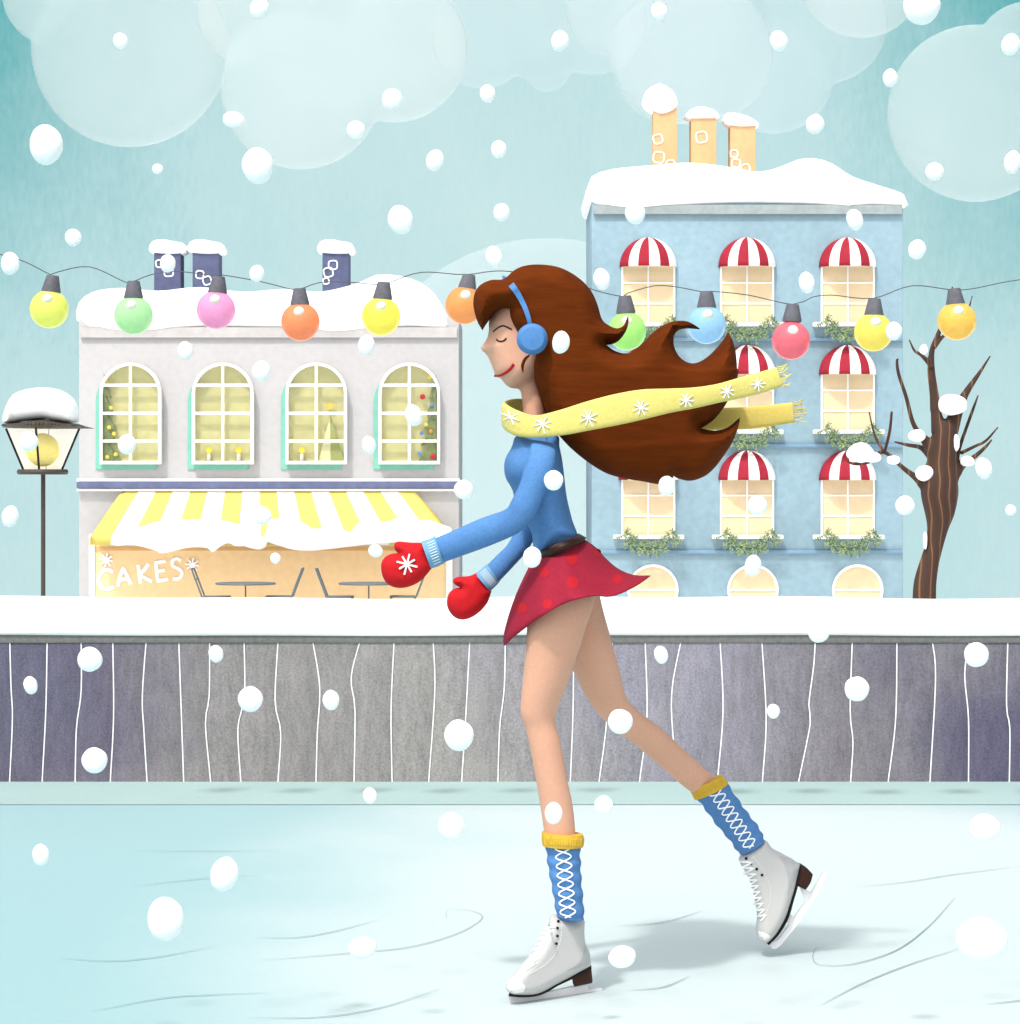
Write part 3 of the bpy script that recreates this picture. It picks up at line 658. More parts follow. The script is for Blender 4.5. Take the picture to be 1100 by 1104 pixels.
for (xc, cn) in cols:
    for (ya, y0, y1, rn) in rows:
        wn = fin('window', pbox(xc - 27, xc + 27, y0, y1, DB, DB - .02, DB - .001), peach, bb)
        fin('frame', ring_bm([(xc - 29, y0 - 2), (xc + 29, y0 - 2), (xc + 29, y1), (xc - 29, y1)], [(xc - 27, y0), (xc + 27, y0), (xc + 27, y1 - 1), (xc - 27, y1 - 1)], DB, DB - .05, DB - .002), white, wn)
        hh = (y1 - y0); bm = pbox(xc - .9, xc + .9, y0, y1, DB, DB - .04, DB - .021)
        for fy in (.29, .65): pbox(xc - 27, xc + 27, y0 + hh * fy - .9, y0 + hh * fy + .9, DB, DB - .038, DB - .022, bm)
        fin('glazing_bars', bm, white, wn)
        fin('sill', pbox(xc - 38, xc + 38, y1 - 1, y1 + 3.5, DB, DB - .22, DB - .003, bev=.01), white, wn)
        a = fin('awning', dome_awning(xc, y0 + 1, 62, 32, .36), [red, white], bb, recalc=True); a.modifiers.new('t', 'SOLIDIFY').thickness = .02
        # garland on the sill
        if gar0 is None:
            bm = bmesh.new(); rr = random.Random(3); sc = DB / F
            def lf(x, z, y, ang, ln, wd, mi):
                t = Vector((math.cos(ang), 0, math.sin(ang))); nr = Vector((-math.sin(ang), rr.uniform(-.5, .5), math.cos(ang))).normalized(); o = Vector((x, y, z))
                f = bm.faces.new([bm.verts.new(o), bm.verts.new(o + t * ln * .5 + nr * wd), bm.verts.new(o + t * ln), bm.verts.new(o + t * ln * .5 - nr * wd)]); f.material_index = mi
            for k in range(30):
                u = -1 + 2 * k / 29; bx = u * 27 * sc; bz = (-3 - 9 * (1 - u * u) + 5 * abs(u) ** 3) * sc
                for s in range(2):
                    an = rr.uniform(math.pi * .1, math.pi * .9) * (1 if s == 0 else -1); ln = rr.uniform(5, 10) * sc; yy = -.1 - rr.uniform(0, .12)
                    tip = Vector((bx + math.cos(an) * ln, yy, bz + math.sin(an) * ln)); tube_bm([(bx, -.14, bz), tip], .006, bm, 4, 1)
                    for q in range(4):
                        f_ = (q + 1) / 4; px_ = bx + math.cos(an) * ln * f_; pz_ = bz + math.sin(an) * ln * f_
                        for sd in (-1, 1): lf(px_, pz_, yy, an + sd * rr.uniform(.5, 1.1), rr.uniform(2.4, 3.8) * sc, .011, 0 if rr.random() < .62 else 1)
            gar0 = fin('garland', bm, [leaf1, leaf2], None, False, False); g = gar0
            md = g.modifiers.new('t', 'SOLIDIFY'); md.thickness = .004
        else: g = gar0.copy(); COL.objects.link(g)
        p = W(xc, y1 + 1, DB); g.location = (p.x, DB - .18, p.z)
        tag(g, 'green leafy garland hanging on the sill of the %s row %s window' % (rn, cn), 'garland', 'garlands on the blue building\'s window sills')
for xc in (704, 811.8, 924.7):
    C_ = lambda r: [(xc + r * math.cos(2 * math.pi * q / 40), 636 + r * math.sin(2 * math.pi * q / 40)) for q in range(40)]
    wn = fin('round_window', prism_bm(C_(25.5), DB, DB - .02, DB - .001), peach, bb)
    fin('frame', ring_bm(C_(27.5), C_(25), DB, DB - .05, DB - .002), white, wn)
    fin('glazing_bar', pbox(xc - 25, xc + 25, 635, 637, DB, DB - .04, DB - .021), white, wn)
# ---------------------------------------------------------------- street lamp
DL = 20.0
lp = tag(empty('street_lamp', at_ground(46.5, DL, -1.25)), 'dark iron street lamp with a snow covered roof and a yellow light', 'street lamp')
cx = W(46, 0, DL).x; zt_ = W(0, 462, DL).z; zb = W(0, 506, DL).z; s_ = DL / F
fin('pole', tube_bm([(cx + .004, DL, -1.25), (cx + .004, DL, zb - .02)], 2.4 * s_, None, 14), iron, lp)
fin('pole_base', lathe([(.0, 0), (.16, 0), (.16, .1), (.08, .3), (.03, .45)], (cx + .004, DL, -1.25), None, 20), iron, lp)
fin('collar', lathe([(0, -.02), (.19, -.02), (.2, 0), (.19, .02), (0, .02)], (cx, DL, zb - .02), None, 28), iron, lp)
tc = [(cx + 39.5 * s_ * a, DL + 39.5 * s_ * b_, zt_) for a, b_ in ((-1, 0), (0, -1), (1, 0), (0, 1))]; bc = [(cx + 21 * s_ * a, DL + 21 * s_ * b_, zb) for a, b_ in ((-1, 0), (0, -1), (1, 0), (0, 1))]
for t_, b_ in zip(tc, bc): fin('corner_bar', tube_bm([t_, b_], 1.3 * s_, None, 6), black, lp)
frost = mat('frosted_glass', (255, 254, 248), .5, .01, 20, 0, emit=.6)
for k in range(4):
    bm = bmesh.new(); bm.faces.new([bm.verts.new(p) for p in (tc[k], tc[(k + 1) % 4], bc[(k + 1) % 4], bc[k])])
    o = fin('lantern_pane', bm, glass if k in (0, 1) else frost, lp, False); o.modifiers.new('t', 'SOLIDIFY').thickness = .004
fin('bulb', sphere_bm((cx, DL, W(0, 485, DL).z), 18 * s_, None, 28, 18), mat('lamp_light', (252, 232, 110), .5, .05, 40, .05, 8, emit=.3), lp)
rf = inflate('lantern_roof', [(4, 461, 1), (5, 457), (25, 455), (50, 452), (70, 455), (84, 457), (90, 459), (102, 462, 1), (80, 462.3), (40, 462.3)], DL, DL, .31, .05, .03, iron, lp, z0=.02)
inflate('roof_snow', [(6, 456), (8, 440), (16, 426), (30, 420), (48, 418), (66, 421), (79, 431), (83, 444), (81, 455), (60, 454), (50, 451.5), (25, 454)], DL, DL, .30, .16, .035, snow, lp, z0=.05)
# ---------------------------------------------------------------- bare tree
DTt = 20.0
tree = tag(empty('bare_tree', at_ground(998, DTt, -1.25)), 'leafless twisted brown tree with snow caught in its branches', 'tree')
barkm = bpy.data.materials.new('bark'); barkm.use_nodes = True; N = barkm.node_tree.nodes; L = barkm.node_tree.links; b = N['Principled BSDF']; b.inputs['Roughness'].default_value = .8
geo = N.new('ShaderNodeNewGeometry'); wv = N.new('ShaderNodeTexWave'); wv.wave_type = 'BANDS'; wv.bands_direction = 'X'; wv.inputs['Scale'].default_value = 4.2; wv.inputs['Distortion'].default_value = 5; wv.inputs['Detail'].default_value = 1; wv.inputs['Detail Scale'].default_value = .6
L.new(geo.outputs['Position'], wv.inputs[0]); rp = N.new('ShaderNodeValToRGB'); L.new(wv.outputs[1], rp.inputs[0]); els = rp.color_ramp.elements
els[0].position = .0; els[0].color = linc((64, 38, 24)); els[1].position = 1; els[1].color = linc((140, 98, 62)); e = els.new(.93); e.color = linc((78, 46, 28)); L.new(rp.outputs[0], b.inputs['Base Color'])
chains = [[(318, 1180, 46), (318, 1080, 40), (322, 1015, 36), (325, 960, 34), (338, 900, 29), (352, 850, 27), (362, 800, 32), (368, 750, 46), (368, 700, 56), (368, 660, 55), (374, 600, 44), (380, 545, 41), (384, 505, 33), (386, 478, 22)],
          [(368, 510, 26), (358, 455, 16), (353, 400, 12), (345, 330, 10), (348, 270, 7), (365, 225, 6), (385, 180, 5), (400, 120, 3.5), (412, 78, 1.5)], [(345, 320, 6), (320, 285, 5), (300, 268, 3.5), (288, 235, 1.5)],
          [(395, 510, 30), (425, 450, 17), (450, 400, 10), (500, 330, 4.5), (533, 283, 1.8)], [(352, 262, 5), (385, 225, 4), (430, 195, 3.5), (465, 155, 3), (486, 100, 1.5)],
          [(390, 670, 30), (430, 618, 13), (470, 592, 7), (510, 560, 4.5), (535, 535, 2)], [(410, 620, 14), (428, 572, 6), (450, 520, 4.5), (480, 450, 4), (503, 400, 2)], [(432, 575, 5), (465, 556, 4), (490, 540, 3.5), (517, 502, 1.8)],
          [(355, 570, 26), (315, 525, 9), (288, 485, 6), (268, 410, 5), (245, 340, 4.5), (240, 302, 3.5), (244, 296, 2)], [(345, 580, 16), (318, 558, 7), (285, 550, 5), (252, 540, 2)],
          [(350, 690, 36), (308, 655, 12), (262, 620, 6), (205, 572, 5), (160, 600, 6), (120, 607, 4.5), (95, 598, 2)], [(200, 570, 4), (182, 520, 3), (173, 450, 1.5)], [(205, 570, 4), (212, 510, 4), (210, 456, 3)]]
bm = bmesh.new(); st = DTt / F / 2.76; rr = random.Random(5); thin = []
for ci, ch in enumerate(chains):
    dy = 0 if ci == 0 else rr.uniform(-.35, .35)
    rowsn = smooth_nd([(p[0], p[1], p[2], dy * i / (len(ch) - 1)) for i, p in enumerate(ch)], 5); P = []; Rr = []
    for x, y, r, d in rowsn:
        q = W(880 + x / 2.76, 280 + y / 2.76, DTt); P.append(q + Vector((0, d, 0))); Rr.append(max(r * (1.15 if ci and r < 16 else 1), 2) * st)
    tube_bm(P, Rr, bm, 12)
    if ci: thin.append((P, Rr))
me = remesh(bm, .011, 'trunk', 2); bm = bmesh.new(); bm.from_mesh(me)
for P, Rr in thin: tube_bm(P, [q * .98 for q in Rr], bm, 8)
tro = fin('trunk', bm, barkm, tree, True, False)
for cx_, cy_, r, sx, sz in ((402, 432, 38, 1.15, .8), (322, 636, 30, 1, .85), (298, 524, 24, 1.1, .8), (318, 268, 15, .8, 1), (413, 545, 16, .7, 1.5), (447, 600, 20, 1.1, .8), (130, 575, 36, 1.1, .8), (160, 588, 26, 1.3, .6), (228, 596, 15, 1.4, .9), (322, 835, 11, .6, 2.4)):
    q = W(880 + cx_ / 2.76, 280 + cy_ / 2.76, DTt); b2 = bmesh.new(); bmesh.ops.create_icosphere(b2, subdivisions=4, radius=1)
    for v in b2.verts:
        k = 1 + .07 * math.sin(v.co.x * 2.6 + cx_) * math.cos(v.co.z * 2.3) + .04 * math.sin(v.co.z * 4 + cy_); v.co = Vector((v.co.x * sx * r * st * k, v.co.y * r * st * .95 * k, v.co.z * sz * r * st * k)) + q + Vector((0, -.05, 0))
    fin('clinging_snow', b2, snow, tree)
# ---------------------------------------------------------------- festoon lights
DS = 9.0; ss = DS / F
wp = [(-380, 175), (-200, 225), (-85, 258), (-30, 268), (20, 279.5), (54.7, 296), (61, 293.5), (96.7, 287.6), (137.5, 305), (147.6, 302), (163, 296), (190, 292.5), (232, 297), (240.5, 296.5), (281.5, 303.6), (318, 312.5), (328.5, 310), (345, 304.4), (374, 304), (407.5, 306.7), (420, 304.4), (454.5, 293.5), (501.6, 296), (541, 292), (600, 300), (647.6, 314.6), (672, 319.4), (677, 316), (706, 308), (731, 309.5), (758, 314.6), (768, 314), (806.5, 318), (855, 328), (875.6, 320.4), (896, 318), (941, 321.5), (984, 308), (1035.8, 312.6), (1086.5, 303.5), (1140, 296), (1250, 280), (1440, 215)]
cab = fin('light_cable', tube_bm([W(x, y, DS) for x, y in smoothpts(wp, False, 8)], .0019, None, 6), wire)
tag(cab, 'thin grey cable strung across the rink carrying the coloured bulbs', 'cable')
for x, top, lab in ((-380, 165, 'left of the frame'), (1440, 205, 'right of the frame')):
    p = W(x, top, DS); tag(fin('light_post', tube_bm([(p.x, DS, 0), (p.x, DS, p.z)], .035, None, 12), iron), 'slim dark post holding the %s end of the light cable' % lab.split()[0], 'post')
bl = [(53, 333, 57, 297, (236, 240, 110), 'lime yellow bulb, first from the left on the cable', (236, 244, 120)), (144, 340, 144, 303, (178, 228, 168), 'pale green bulb hanging above the leftmost cafe window', 0), (233, 334, 236, 298, (236, 160, 204), 'pink bulb hanging above the second cafe window', 0),
      (324, 347, 323, 311, (244, 148, 92), 'orange bulb with a dark rim above the third cafe window', 0), (411, 341, 414, 304, (246, 236, 84), 'lemon yellow bulb above the rightmost cafe window', 0), (501, 329, 506, 296, (242, 162, 84), 'orange bulb just in front of the skater\'s fringe', 0),
      (676, 357, 674, 319, (176, 238, 124), 'bright green bulb half behind the skater\'s hair', 0), (762, 350, 762, 314, (160, 208, 240), 'sky blue bulb above the curl of the skater\'s hair', 0), (853, 367, 855, 328, (240, 108, 124), 'red bulb beside the end of the yellow scarf', 0),
      (942, 358, 943, 322, (252, 232, 96), 'pale yellow bulb at the right edge of the blue building', 0), (1032, 346, 1029, 311, (250, 204, 84), 'amber bulb in front of the bare tree top', 0)]
highlight_m = mat('highlight_ball', (255, 250, 232), .5, .01, emit=.12)
for x, y, tx, ty, c, lab, _ in bl:
    c0 = W(x, y, DS); top = W(tx, ty, DS); ax_ = (c0 - top).normalized()
    t = tag(empty('light_bulb', c0), lab, 'light bulb', 'coloured bulbs on the festoon cable')
    c = tuple(v + (255 - v) * .12 for v in c); m = mat('bulb_glow', c, .12, .02, 60, .04, 30, emit=.42, spec=.5)
    nt_ = m.node_tree; tr_ = nt_.nodes.new('ShaderNodeBsdfTransparent'); mx_ = nt_.nodes.new('ShaderNodeMixShader'); mx_.inputs[0].default_value = .66; tr_.inputs[0].default_value = linc(c, 1.0)
    nt_.links.new(tr_.outputs[0], mx_.inputs[1]); nt_.links.new(nt_.nodes['Principled BSDF'].outputs[0], mx_.inputs[2]); nt_.links.new(mx_.outputs[0], nt_.nodes['Material Output'].inputs[0])
    fin('globe', sphere_bm(c0, 20.8 * ss, None, 32, 22), m, t)
    fin('highlight_ball', sphere_bm(c0 - ax_ * 9.5 * ss + Vector((0, -.050, 0)), 6 * ss, None, 16, 12), highlight_m, t)  # pale ball poking through the globe, a modelled highlight near the cap
    bm = tube_bm([top, top + ax_ * 2 * ss, top + ax_ * 17 * ss, top + ax_ * 19 * ss], [6.5 * ss, 7 * ss, 10.5 * ss, 10 * ss], None, 20); fin('socket_cap', bm, capm, t)
# ---------------------------------------------------------------- the skater
DP = 6.0
# body: head in profile, neck, torso, arms inside the sleeves and both legs, one continuous surface
head = cr('fc', [(203, 372), (206, 400), (201, 445), (188, 482), (154, 526), (163, 541), (194, 566), (210, 600), (232, 655), (244, 692), (283, 712), (300, 740), (326, 760), (358, 769), (378, 764), (430, 750), (500, 690), (560, 600), (610, 450), (600, 290), (520, 200), (400, 180), (300, 230), (235, 310)])
bm = inflate_bm(head, DP, DP, .068, .05, .008)
loft_bm([(558, 405, 578, 400, 6.0, 1.2), (561, 420, 582, 414, 6.0, 1.1), (563, 432, 585, 428, 6.0, 1.1), (564, 447, 588, 445, 6.0, 1.1), (565, 465, 592, 462, 6.0, 1.2), (562, 478, 598, 476, 6.0, 1.9), (560, 500, 596, 500, 6.0, 1.6), (560, 525, 600, 525, 6.0, 1.4), (570, 560, 606, 556, 6.0, 1.5), (580, 590, 618, 580, 6.0, 1.7), (583, 615, 640, 610, 6.0, 1.5), (590, 640, 645, 640, 6.02, 1.3)], bm)
loft_bm([(580, 600, 630, 600, 5.97, 1), (570, 640, 642, 640, 5.94, .95), (568, 680, 631, 680, 5.93, 1), (567, 700, 625, 700, 5.935, 1), (563, 740, 611, 740, 5.945, 1), (561, 768, 600, 768, 5.955, 1), (566, 784, 600, 782, 5.96, 1), (571, 805, 605, 802, 5.965, 1), (578, 842, 612, 840, 5.975, 1), (583, 872, 618, 870, 5.985, 1), (588, 905, 621, 905, 5.99, .95), (594, 935, 620, 935, 5.99, .9), (602, 985, 624, 985, 5.995, .9)], bm)
loft_bm([(590, 615, 640, 610, 6.04, 1), (593, 650, 650, 655, 6.07, .95), (602, 690, 660, 692, 6.09, .95), (619, 726, 668, 722, 6.12, .95), (636, 758, 675, 750, 6.16, .95), (653, 778, 687, 765, 6.20, .95), (688, 806, 714, 786, 6.28, 1), (718, 832, 743, 813, 6.36, 1), (745, 854, 768, 836, 6.43, .95), (764, 862, 782, 852, 6.46, .9), (780, 888, 796, 878, 6.485, .9), (795, 915, 812, 905, 6.5, .9)], bm)
ARM1 = [(573, 474, 598, 478, 5.90), (571, 485, 600, 488, 5.86), (564, 508, 597, 508, 5.845), (560, 522, 589, 528, 5.84), (551, 540, 577, 556, 5.84), (545, 549, 562, 573, 5.845), (520, 558, 535, 586, 5.85), (490, 571, 500, 599, 5.87), (457, 585, 466, 611, 5.895)]
ARM2 = [(573, 474, 598, 478, 6.10), (571, 485, 600, 488, 6.14), (566, 515, 594, 520, 6.15), (560, 555, 584, 565, 6.15), (549, 584, 570, 592, 6.13), (534, 600, 551, 614, 6.12), (516, 618, 530, 636, 6.1)]
def shrink(rows, f): return [((a + c) / 2 - (c - a) / 2 * f, (b + d) / 2 - (d - b) / 2 * f, (a + c) / 2 + (c - a) / 2 * f, (b + d) / 2 + (d - b) / 2 * f, e) for a, b, c, d, e in rows]
for arm, hand in ((ARM1, [(437, 594, 441, 618, 5.9), (422, 600, 424, 620, 5.9)]), (ARM2, [(502, 633, 515, 649, 6.1), (494, 645, 505, 658, 6.1)])):
    loft_bm(shrink(arm, .6) + hand, bm)
me = remesh(bm, .0055, 'person', 3); person = link('person', me, skin)
tag(person, 'long haired ice skater in blue sweater, red dotted skirt, yellow scarf and white skates', 'person')
# sweater
tor = [(559, 469), (552, 482), (545, 494), (543.5, 506), (546, 517), (552.5, 528), (556, 545), (564, 560), (573, 574), (578, 598), (600, 591), (622, 580), (617, 560), (611, 534), (607, 500), (603, 480), (600, 469)]
bm = inflate_bm(tor, DP, DP, .125, .06, .01)
loft_bm(ARM1, bm, ratio=.85)
loft_bm(ARM2, bm, ratio=.9)
me = remesh(bm, .006, 'sweater', 2); sweater = link('sweater', me, knit, person)
for rws in ([(469, 577.5, 479, 607.5, 5.888), (463, 581, 472.5, 610.5, 5.892), (454.5, 583.5, 465, 613, 5.897)], [(525, 608, 539, 627, 6.11), (519, 613.5, 534, 632.5, 6.105), (512.5, 618.5, 528.5, 637.5, 6.1)]):
    cf = fin('sleeve_cuff', loft_bm(rws, ratio=1.0, n=28), knit_l, person)
    bv = bvh_of(cf); bm = bmesh.new()
    a, b_ = rws[1], rws[1]
    for k in range(9):
        t = .12 + .76 * k / 8; c = (rws[1][0] + (rws[1][2] - rws[1][0]) * t, rws[1][1] + (rws[1][3] - rws[1][1]) * t); d = (rws[0][0] - rws[2][0], rws[0][1] - rws[2][1])
        tube_bm(drape([(c[0] - d[0] * .25, c[1] - d[1] * .25), (c[0] + d[0] * .25, c[1] + d[1] * .25)], bv, .0005), .0008, bm, 5)
    fin('rib_stitch', bm, whitec, cf)
# mittens
m1 = cr('r8', [(230, 350, 1), (258, 436, 1), (215, 485), (172, 508), (130, 513), (95, 500), (75, 470), (70, 430), (83, 403), (108, 390), (131, 388, 1), (119, 374), (118, 354), (135, 346), (180, 350)])
m2 = cr('r8', [(415, 458, 1), (467, 525, 1), (450, 570), (410, 610), (366, 627), (330, 615), (308, 580), (310, 540), (330, 517), (354, 511, 1), (334, 500), (329, 484), (345, 473), (385, 470)])
mi1 = inflate('mitten', m1, 5.9, 5.9, .034, .03, .005, mitt, person); mi1['label'] = 'red mitten with a white snowflake'
inflate('mitten', m2, 6.1, 6.1, .034, .03, .005, mitt, person)
fin('snowflake_motif', star(cr('r8', [(163, 428)])[0], 11.5, bvh_of(mi1), 1.1, 5.9, 4, .25, .001), whitec, mi1)
# skirt: a flared bell of cloth between waist and hem
top = smoothpts(cr('r8', [(642, 408), (700, 385), (760, 357), (800, 338)]), False, 2)
hem = smoothpts(cr('r8', [(513, 721), (545, 690), (590, 655), (640, 620), (710, 577), (780, 551), (845, 539), (885, 543), (930, 532), (990, 502), (1038, 468)]), False, 2)
lft = smoothpts(cr('r8', [(642, 408), (612, 420), (580, 480), (545, 560), (520, 640), (508, 700), (513, 721)]), False, 2)
rgt = smoothpts(cr('r8', [(800, 338), (840, 365), (880, 408), (925, 445), (980, 466), (1038, 468)]), False, 2)
def pl(P, t):
    P = [np.array(p) for p in P]; Ls = np.cumsum([0] + [np.linalg.norm(b_ - a) for a, b_ in zip(P, P[1:])]); t *= Ls[-1]; i = min(len(P) - 2, max(0, int(np.searchsorted(Ls, t) - 1)))
    return P[i] + (P[i + 1] - P[i]) * (t - Ls[i]) / max(1e-9, Ls[i + 1] - Ls[i])
bm = bmesh.new(); NU, NV = 40, 20; gr = {}
for s in (-1, 1):
    for i in range(NU + 1):
        for j in range(NV + 1):
            u, v = i / NU, j / NV
            if s == 1 and i in (0, NU): gr[s, i, j] = gr[-1, i, j]; continue
            c = (1 - v) * pl(top, u) + v * pl(hem, u) + (1 - u) * pl(lft, v) + u * pl(rgt, v) - ((1 - u) * (1 - v) * np.array(top[0]) + u * (1 - v) * np.array(top[-1]) + (1 - u) * v * np.array(hem[0]) + u * v * np.array(hem[-1]))
            B_ = (.105 + .09 * v) * math.sin(math.pi * u) ** .6; B_ *= 1 + .05 * v * math.sin(u * 26)
            q = W(c[0], c[1], DP); q = Vector((0, 0, CH)) + (q - Vector((0, 0, CH))) * ((DP + s * B_) / DP)
            gr[s, i, j] = bm.verts.new(q)
for s in (-1, 1):
    for i in range(NU):
        for j in range(NV):
            bm.faces.new([gr[s, i, j], gr[s, i + 1, j], gr[s, i + 1, j + 1], gr[s, i, j + 1]])
skirt = fin('skirt', bm, skirtm, person); bsk = bvh_of(skirt); md = skirt.modifiers.new('t', 'SOLIDIFY'); md.thickness = .002; md.offset = -1
for x, y, r in ((575, 583, 20), (668, 570, 18), (655, 455, 20), (757, 410, 21), (758, 492, 22), (848, 385, 13), (920, 480, 18)):
    fin('polka_dot', patch(cr('r8', [(x, y)])[0], r / 3.333, bsk, DP, .001), dotm, skirt)
bm = bmesh.new()
bl_ = cr('r8', [(638, 380), (648, 412), (775, 324), (801, 339)]); rg = []
for (L_, R_) in ((bl_[0], bl_[2]), (bl_[1], bl_[3])):
    a, b_ = W(L_[0], L_[1], DP), W(R_[0], R_[1], DP); c = (a + b_) / 2; h_ = (b_ - a) / 2
    rg.append([bm.verts.new(c + h_ * math.cos(t) * 1.05 + Vector((0, -.125 * math.sin(t), 0))) for t in (2 * math.pi * q / 40 for q in range(40))])
for q in range(40): bm.faces.new([rg[0][q], rg[0][(q + 1) % 40], rg[1][(q + 1) % 40], rg[1][q]])
bel = fin('belt', bm, beltm, person); bel.modifiers.new('t', 'SOLIDIFY').thickness = -.004
# hair
hr = cr('r7', [(82, 233, 1), (66, 203), (57, 165), (62, 130), (80, 106), (110, 93), (140, 92), (158, 82), (175, 66), (205, 52), (250, 47), (300, 51), (345, 68), (385, 98), (410, 130), (425, 165), (437, 205), (455, 222), (480, 232), (502, 222), (515, 193, 1), (516, 212), (510, 236), (495, 260), (475, 275), (449, 280, 1), (470, 296), (500, 306), (530, 300), (560, 272), (590, 242), (620, 221), (650, 211), (690, 212), (727, 233, 1), (700, 230), (670, 234), (651, 252), (650, 285), (665, 315), (690, 333), (720, 333), (755, 312), (785, 281), (803, 258), (811, 243, 1), (825, 275), (833, 310), (836, 350), (833, 385), (818, 430), (795, 470), (765, 505), (731, 528, 1), (770, 534), (810, 525), (846, 496, 1), (838, 530), (822, 570), (800, 605), (770, 645), (740, 670), (700, 683), (665, 676), (650, 668, 1), (640, 682), (610, 693), (560, 685), (500, 675), (450, 660), (400, 630), (350, 590), (312, 550), (285, 515), (268, 475), (255, 435), (243, 400), (237, 370), (236, 335), (240, 305), (215, 275), (190, 250), (172, 220), (165, 198), (164, 179, 1), (145, 176), (118, 187), (97, 210)])
def hz0(x, y): return .058 if x < 575 and y < 400 else (.058 - .045 * min(1, max(0, (x - 575) / 40)) if y < 400 else max(.012, .058 - .046 * min(1, (y - 400) / 30)))
hair = inflate('hair', hr, DP, DP, .118, .05, .008, hairm, person, z0=hz0)
lock = inflate('hair_lock', cr('fc', [(440, 570), (410, 590), (393, 630), (396, 655), (409, 683, 1), (414, 645), (428, 610), (455, 575)]), DP, DP - .062, .009, .008, .003, hairm, person)
bh = bvh_of(hair)
# face
bf = bvh_of(person)
for nm, pp, r, m in (('eyebrow', [(232, 427), (260, 405), (288, 393), (315, 402), (342, 415)], .85, black), ('closed_eye', [(250, 475), (262, 484), (280, 486), (298, 480), (310, 466)], .9, black), ('mouth', [(243, 691), (275, 688), (305, 673), (335, 648), (353, 620)], 1.6, lipm)):
    o = stroke(nm, cr('fc', pp), bf, r, m, person, off=.0005)
    if nm != 'mouth':
        for f_ in (0,):      # the other side of the face
            o2 = o.copy(); o2.data = o.data.copy(); COL.objects.link(o2)
            for v in o2.data.vertices: v.co.y = 2 * DP - v.co.y
# earmuffs
ear = W(574, 365.5, 5.87)
mf = empty('earmuffs', (0, 0, 0)); mf.parent = person
for yy, nm in ((5.868, 'ear_pad'), (6.132, 'ear_pad')):
    bm = bmesh.new(); pr = [(0, -.024), (.026, -.022), (.033, -.014), (.036, 0), (.033, .014), (.026, .02), (0, .022)]; prev = None
    cxp = W(574, 365.5, 5.868)
    for r, d in pr:
        cur = [bm.verts.new((cxp.x + max(r, 1e-4) * math.cos(2 * math.pi * q / 32), yy + (d if yy < 6 else -d), cxp.z + max(r, 1e-4) * math.sin(2 * math.pi * q / 32))) for q in range(32)]
        if prev:
            for q in range(32): bm.faces.new([prev[q], prev[(q + 1) % 32], cur[(q + 1) % 32], cur[q]])
        prev = cur
    fin(nm, bm, bandb, mf)
near = drape([(572, 352), (570, 343), (567, 334), (563, 325), (558, 316), (553, 309)], bh, .004)
hb = [(q_[0], q_[1], p_.y, w_) for q_, p_, w_ in zip([(572, 352), (570, 343), (567, 334), (563, 325), (558, 316), (553, 309)], near, (2.2, 2.3, 2.5, 2.7, 3, 3.3))]
hb += [(547.5, 302, 5.95, 3.6), (545, 299.5, 6.0, 3.6)]
hb = hb + [(x, y, 12.0 - d, w_) for x, y, d, w_ in hb[-2::-1]]
bm = bmesh.new(); rows_ = smooth_nd(hb, 5); prev = None
for i, (x, y, d, hw) in enumerate(rows_):
    p = W(x, y, d); a = rows_[max(0, i - 1)]; b_ = rows_[min(len(rows_) - 1, i + 1)]
    t = Vector((b_[0] - a[0], (b_[2] - a[2]) * F / 6, -(b_[1] - a[1]))).normalized(); nrm = Vector((.45, (1 if d > 6 else -1) * min(1, abs(d - 6) / .1), .9)).normalized() if abs(d - 6) < .1 else Vector((0, 1 if d > 6 else -1, 0)); sd = t.cross(nrm).normalized(); nn_ = sd.cross(t).normalized()
    if nn_.dot(nrm) < 0: nn_ = -nn_
    hh = hw / F * 6
    cur = [bm.verts.new(p + sd * hh - nn_ * .003), bm.verts.new(p + sd * hh + nn_ * .003), bm.verts.new(p - sd * hh + nn_ * .003), bm.verts.new(p - sd * hh - nn_ * .003)]
    if prev:
        for q in range(4): bm.faces.new([prev[q], prev[(q + 1) % 4], cur[(q + 1) % 4], cur[q]])
    prev = cur
fin('headband', bm, bandb, mf)
# scarf
def ribbon(name, rows, m, parent, th=.007, k=6, n=16):
    R_ = smooth_nd(rows, k); P = []; bm = bmesh.new(); rings = []
    for x, y, d, hw in R_: P.append(W(x, y, DP + d))
    for i, p in enumerate(P):
        t = (P[min(i + 1, len(P) - 1)] - P[max(0, i - 1)]).normalized(); Z = Vector((0, 0, 1)); wd = (Z - t * Z.dot(t)).normalized(); nn_ = t.cross(wd)
        h_ = R_[i][3] / F * (DP + R_[i][2]); fold = .25 * math.sin(i * .5)
        rings.append([bm.verts.new(p + wd * h_ * math.copysign(abs(math.sin(a)) ** .5, math.sin(a)) + nn_ * th * math.cos(a)) for a in (2 * math.pi * q / n for q in range(n))])
    for A, B in zip(rings, rings[1:]):
        for q in range(n): bm.faces.new([A[q], A[(q + 1) % n], B[(q + 1) % n], B[q]])
    bm.faces.new(rings[0][::-1]); bm.faces.new(rings[-1])
    return fin(name, bm, m, parent)
def r7w(rows): return [(490 + a / 2.75, 270 + b_ / 2.75, c, d / 2.75) for a, b_, c, d in rows]
scarf = ribbon('scarf', r7w([(330, 470, .16, 30), (280, 470, .13, 26), (225, 465, .11, 24), (182, 470, .085, 31), (152, 483, .03, 36), (152, 493, -.04, 38), (185, 512, -.10, 38), (240, 522, -.14, 33), (320, 510, -.165, 38), (400, 490, -.18, 43), (480, 472, -.19, 46), (560, 456, -.19, 44), (640, 445, -.19, 36), (710, 437, -.185, 31), (780, 424, -.17, 28), (835, 411, -.15, 30), (900, 394, -.13, 31), (962, 375, -.12, 30)]), scm, person)
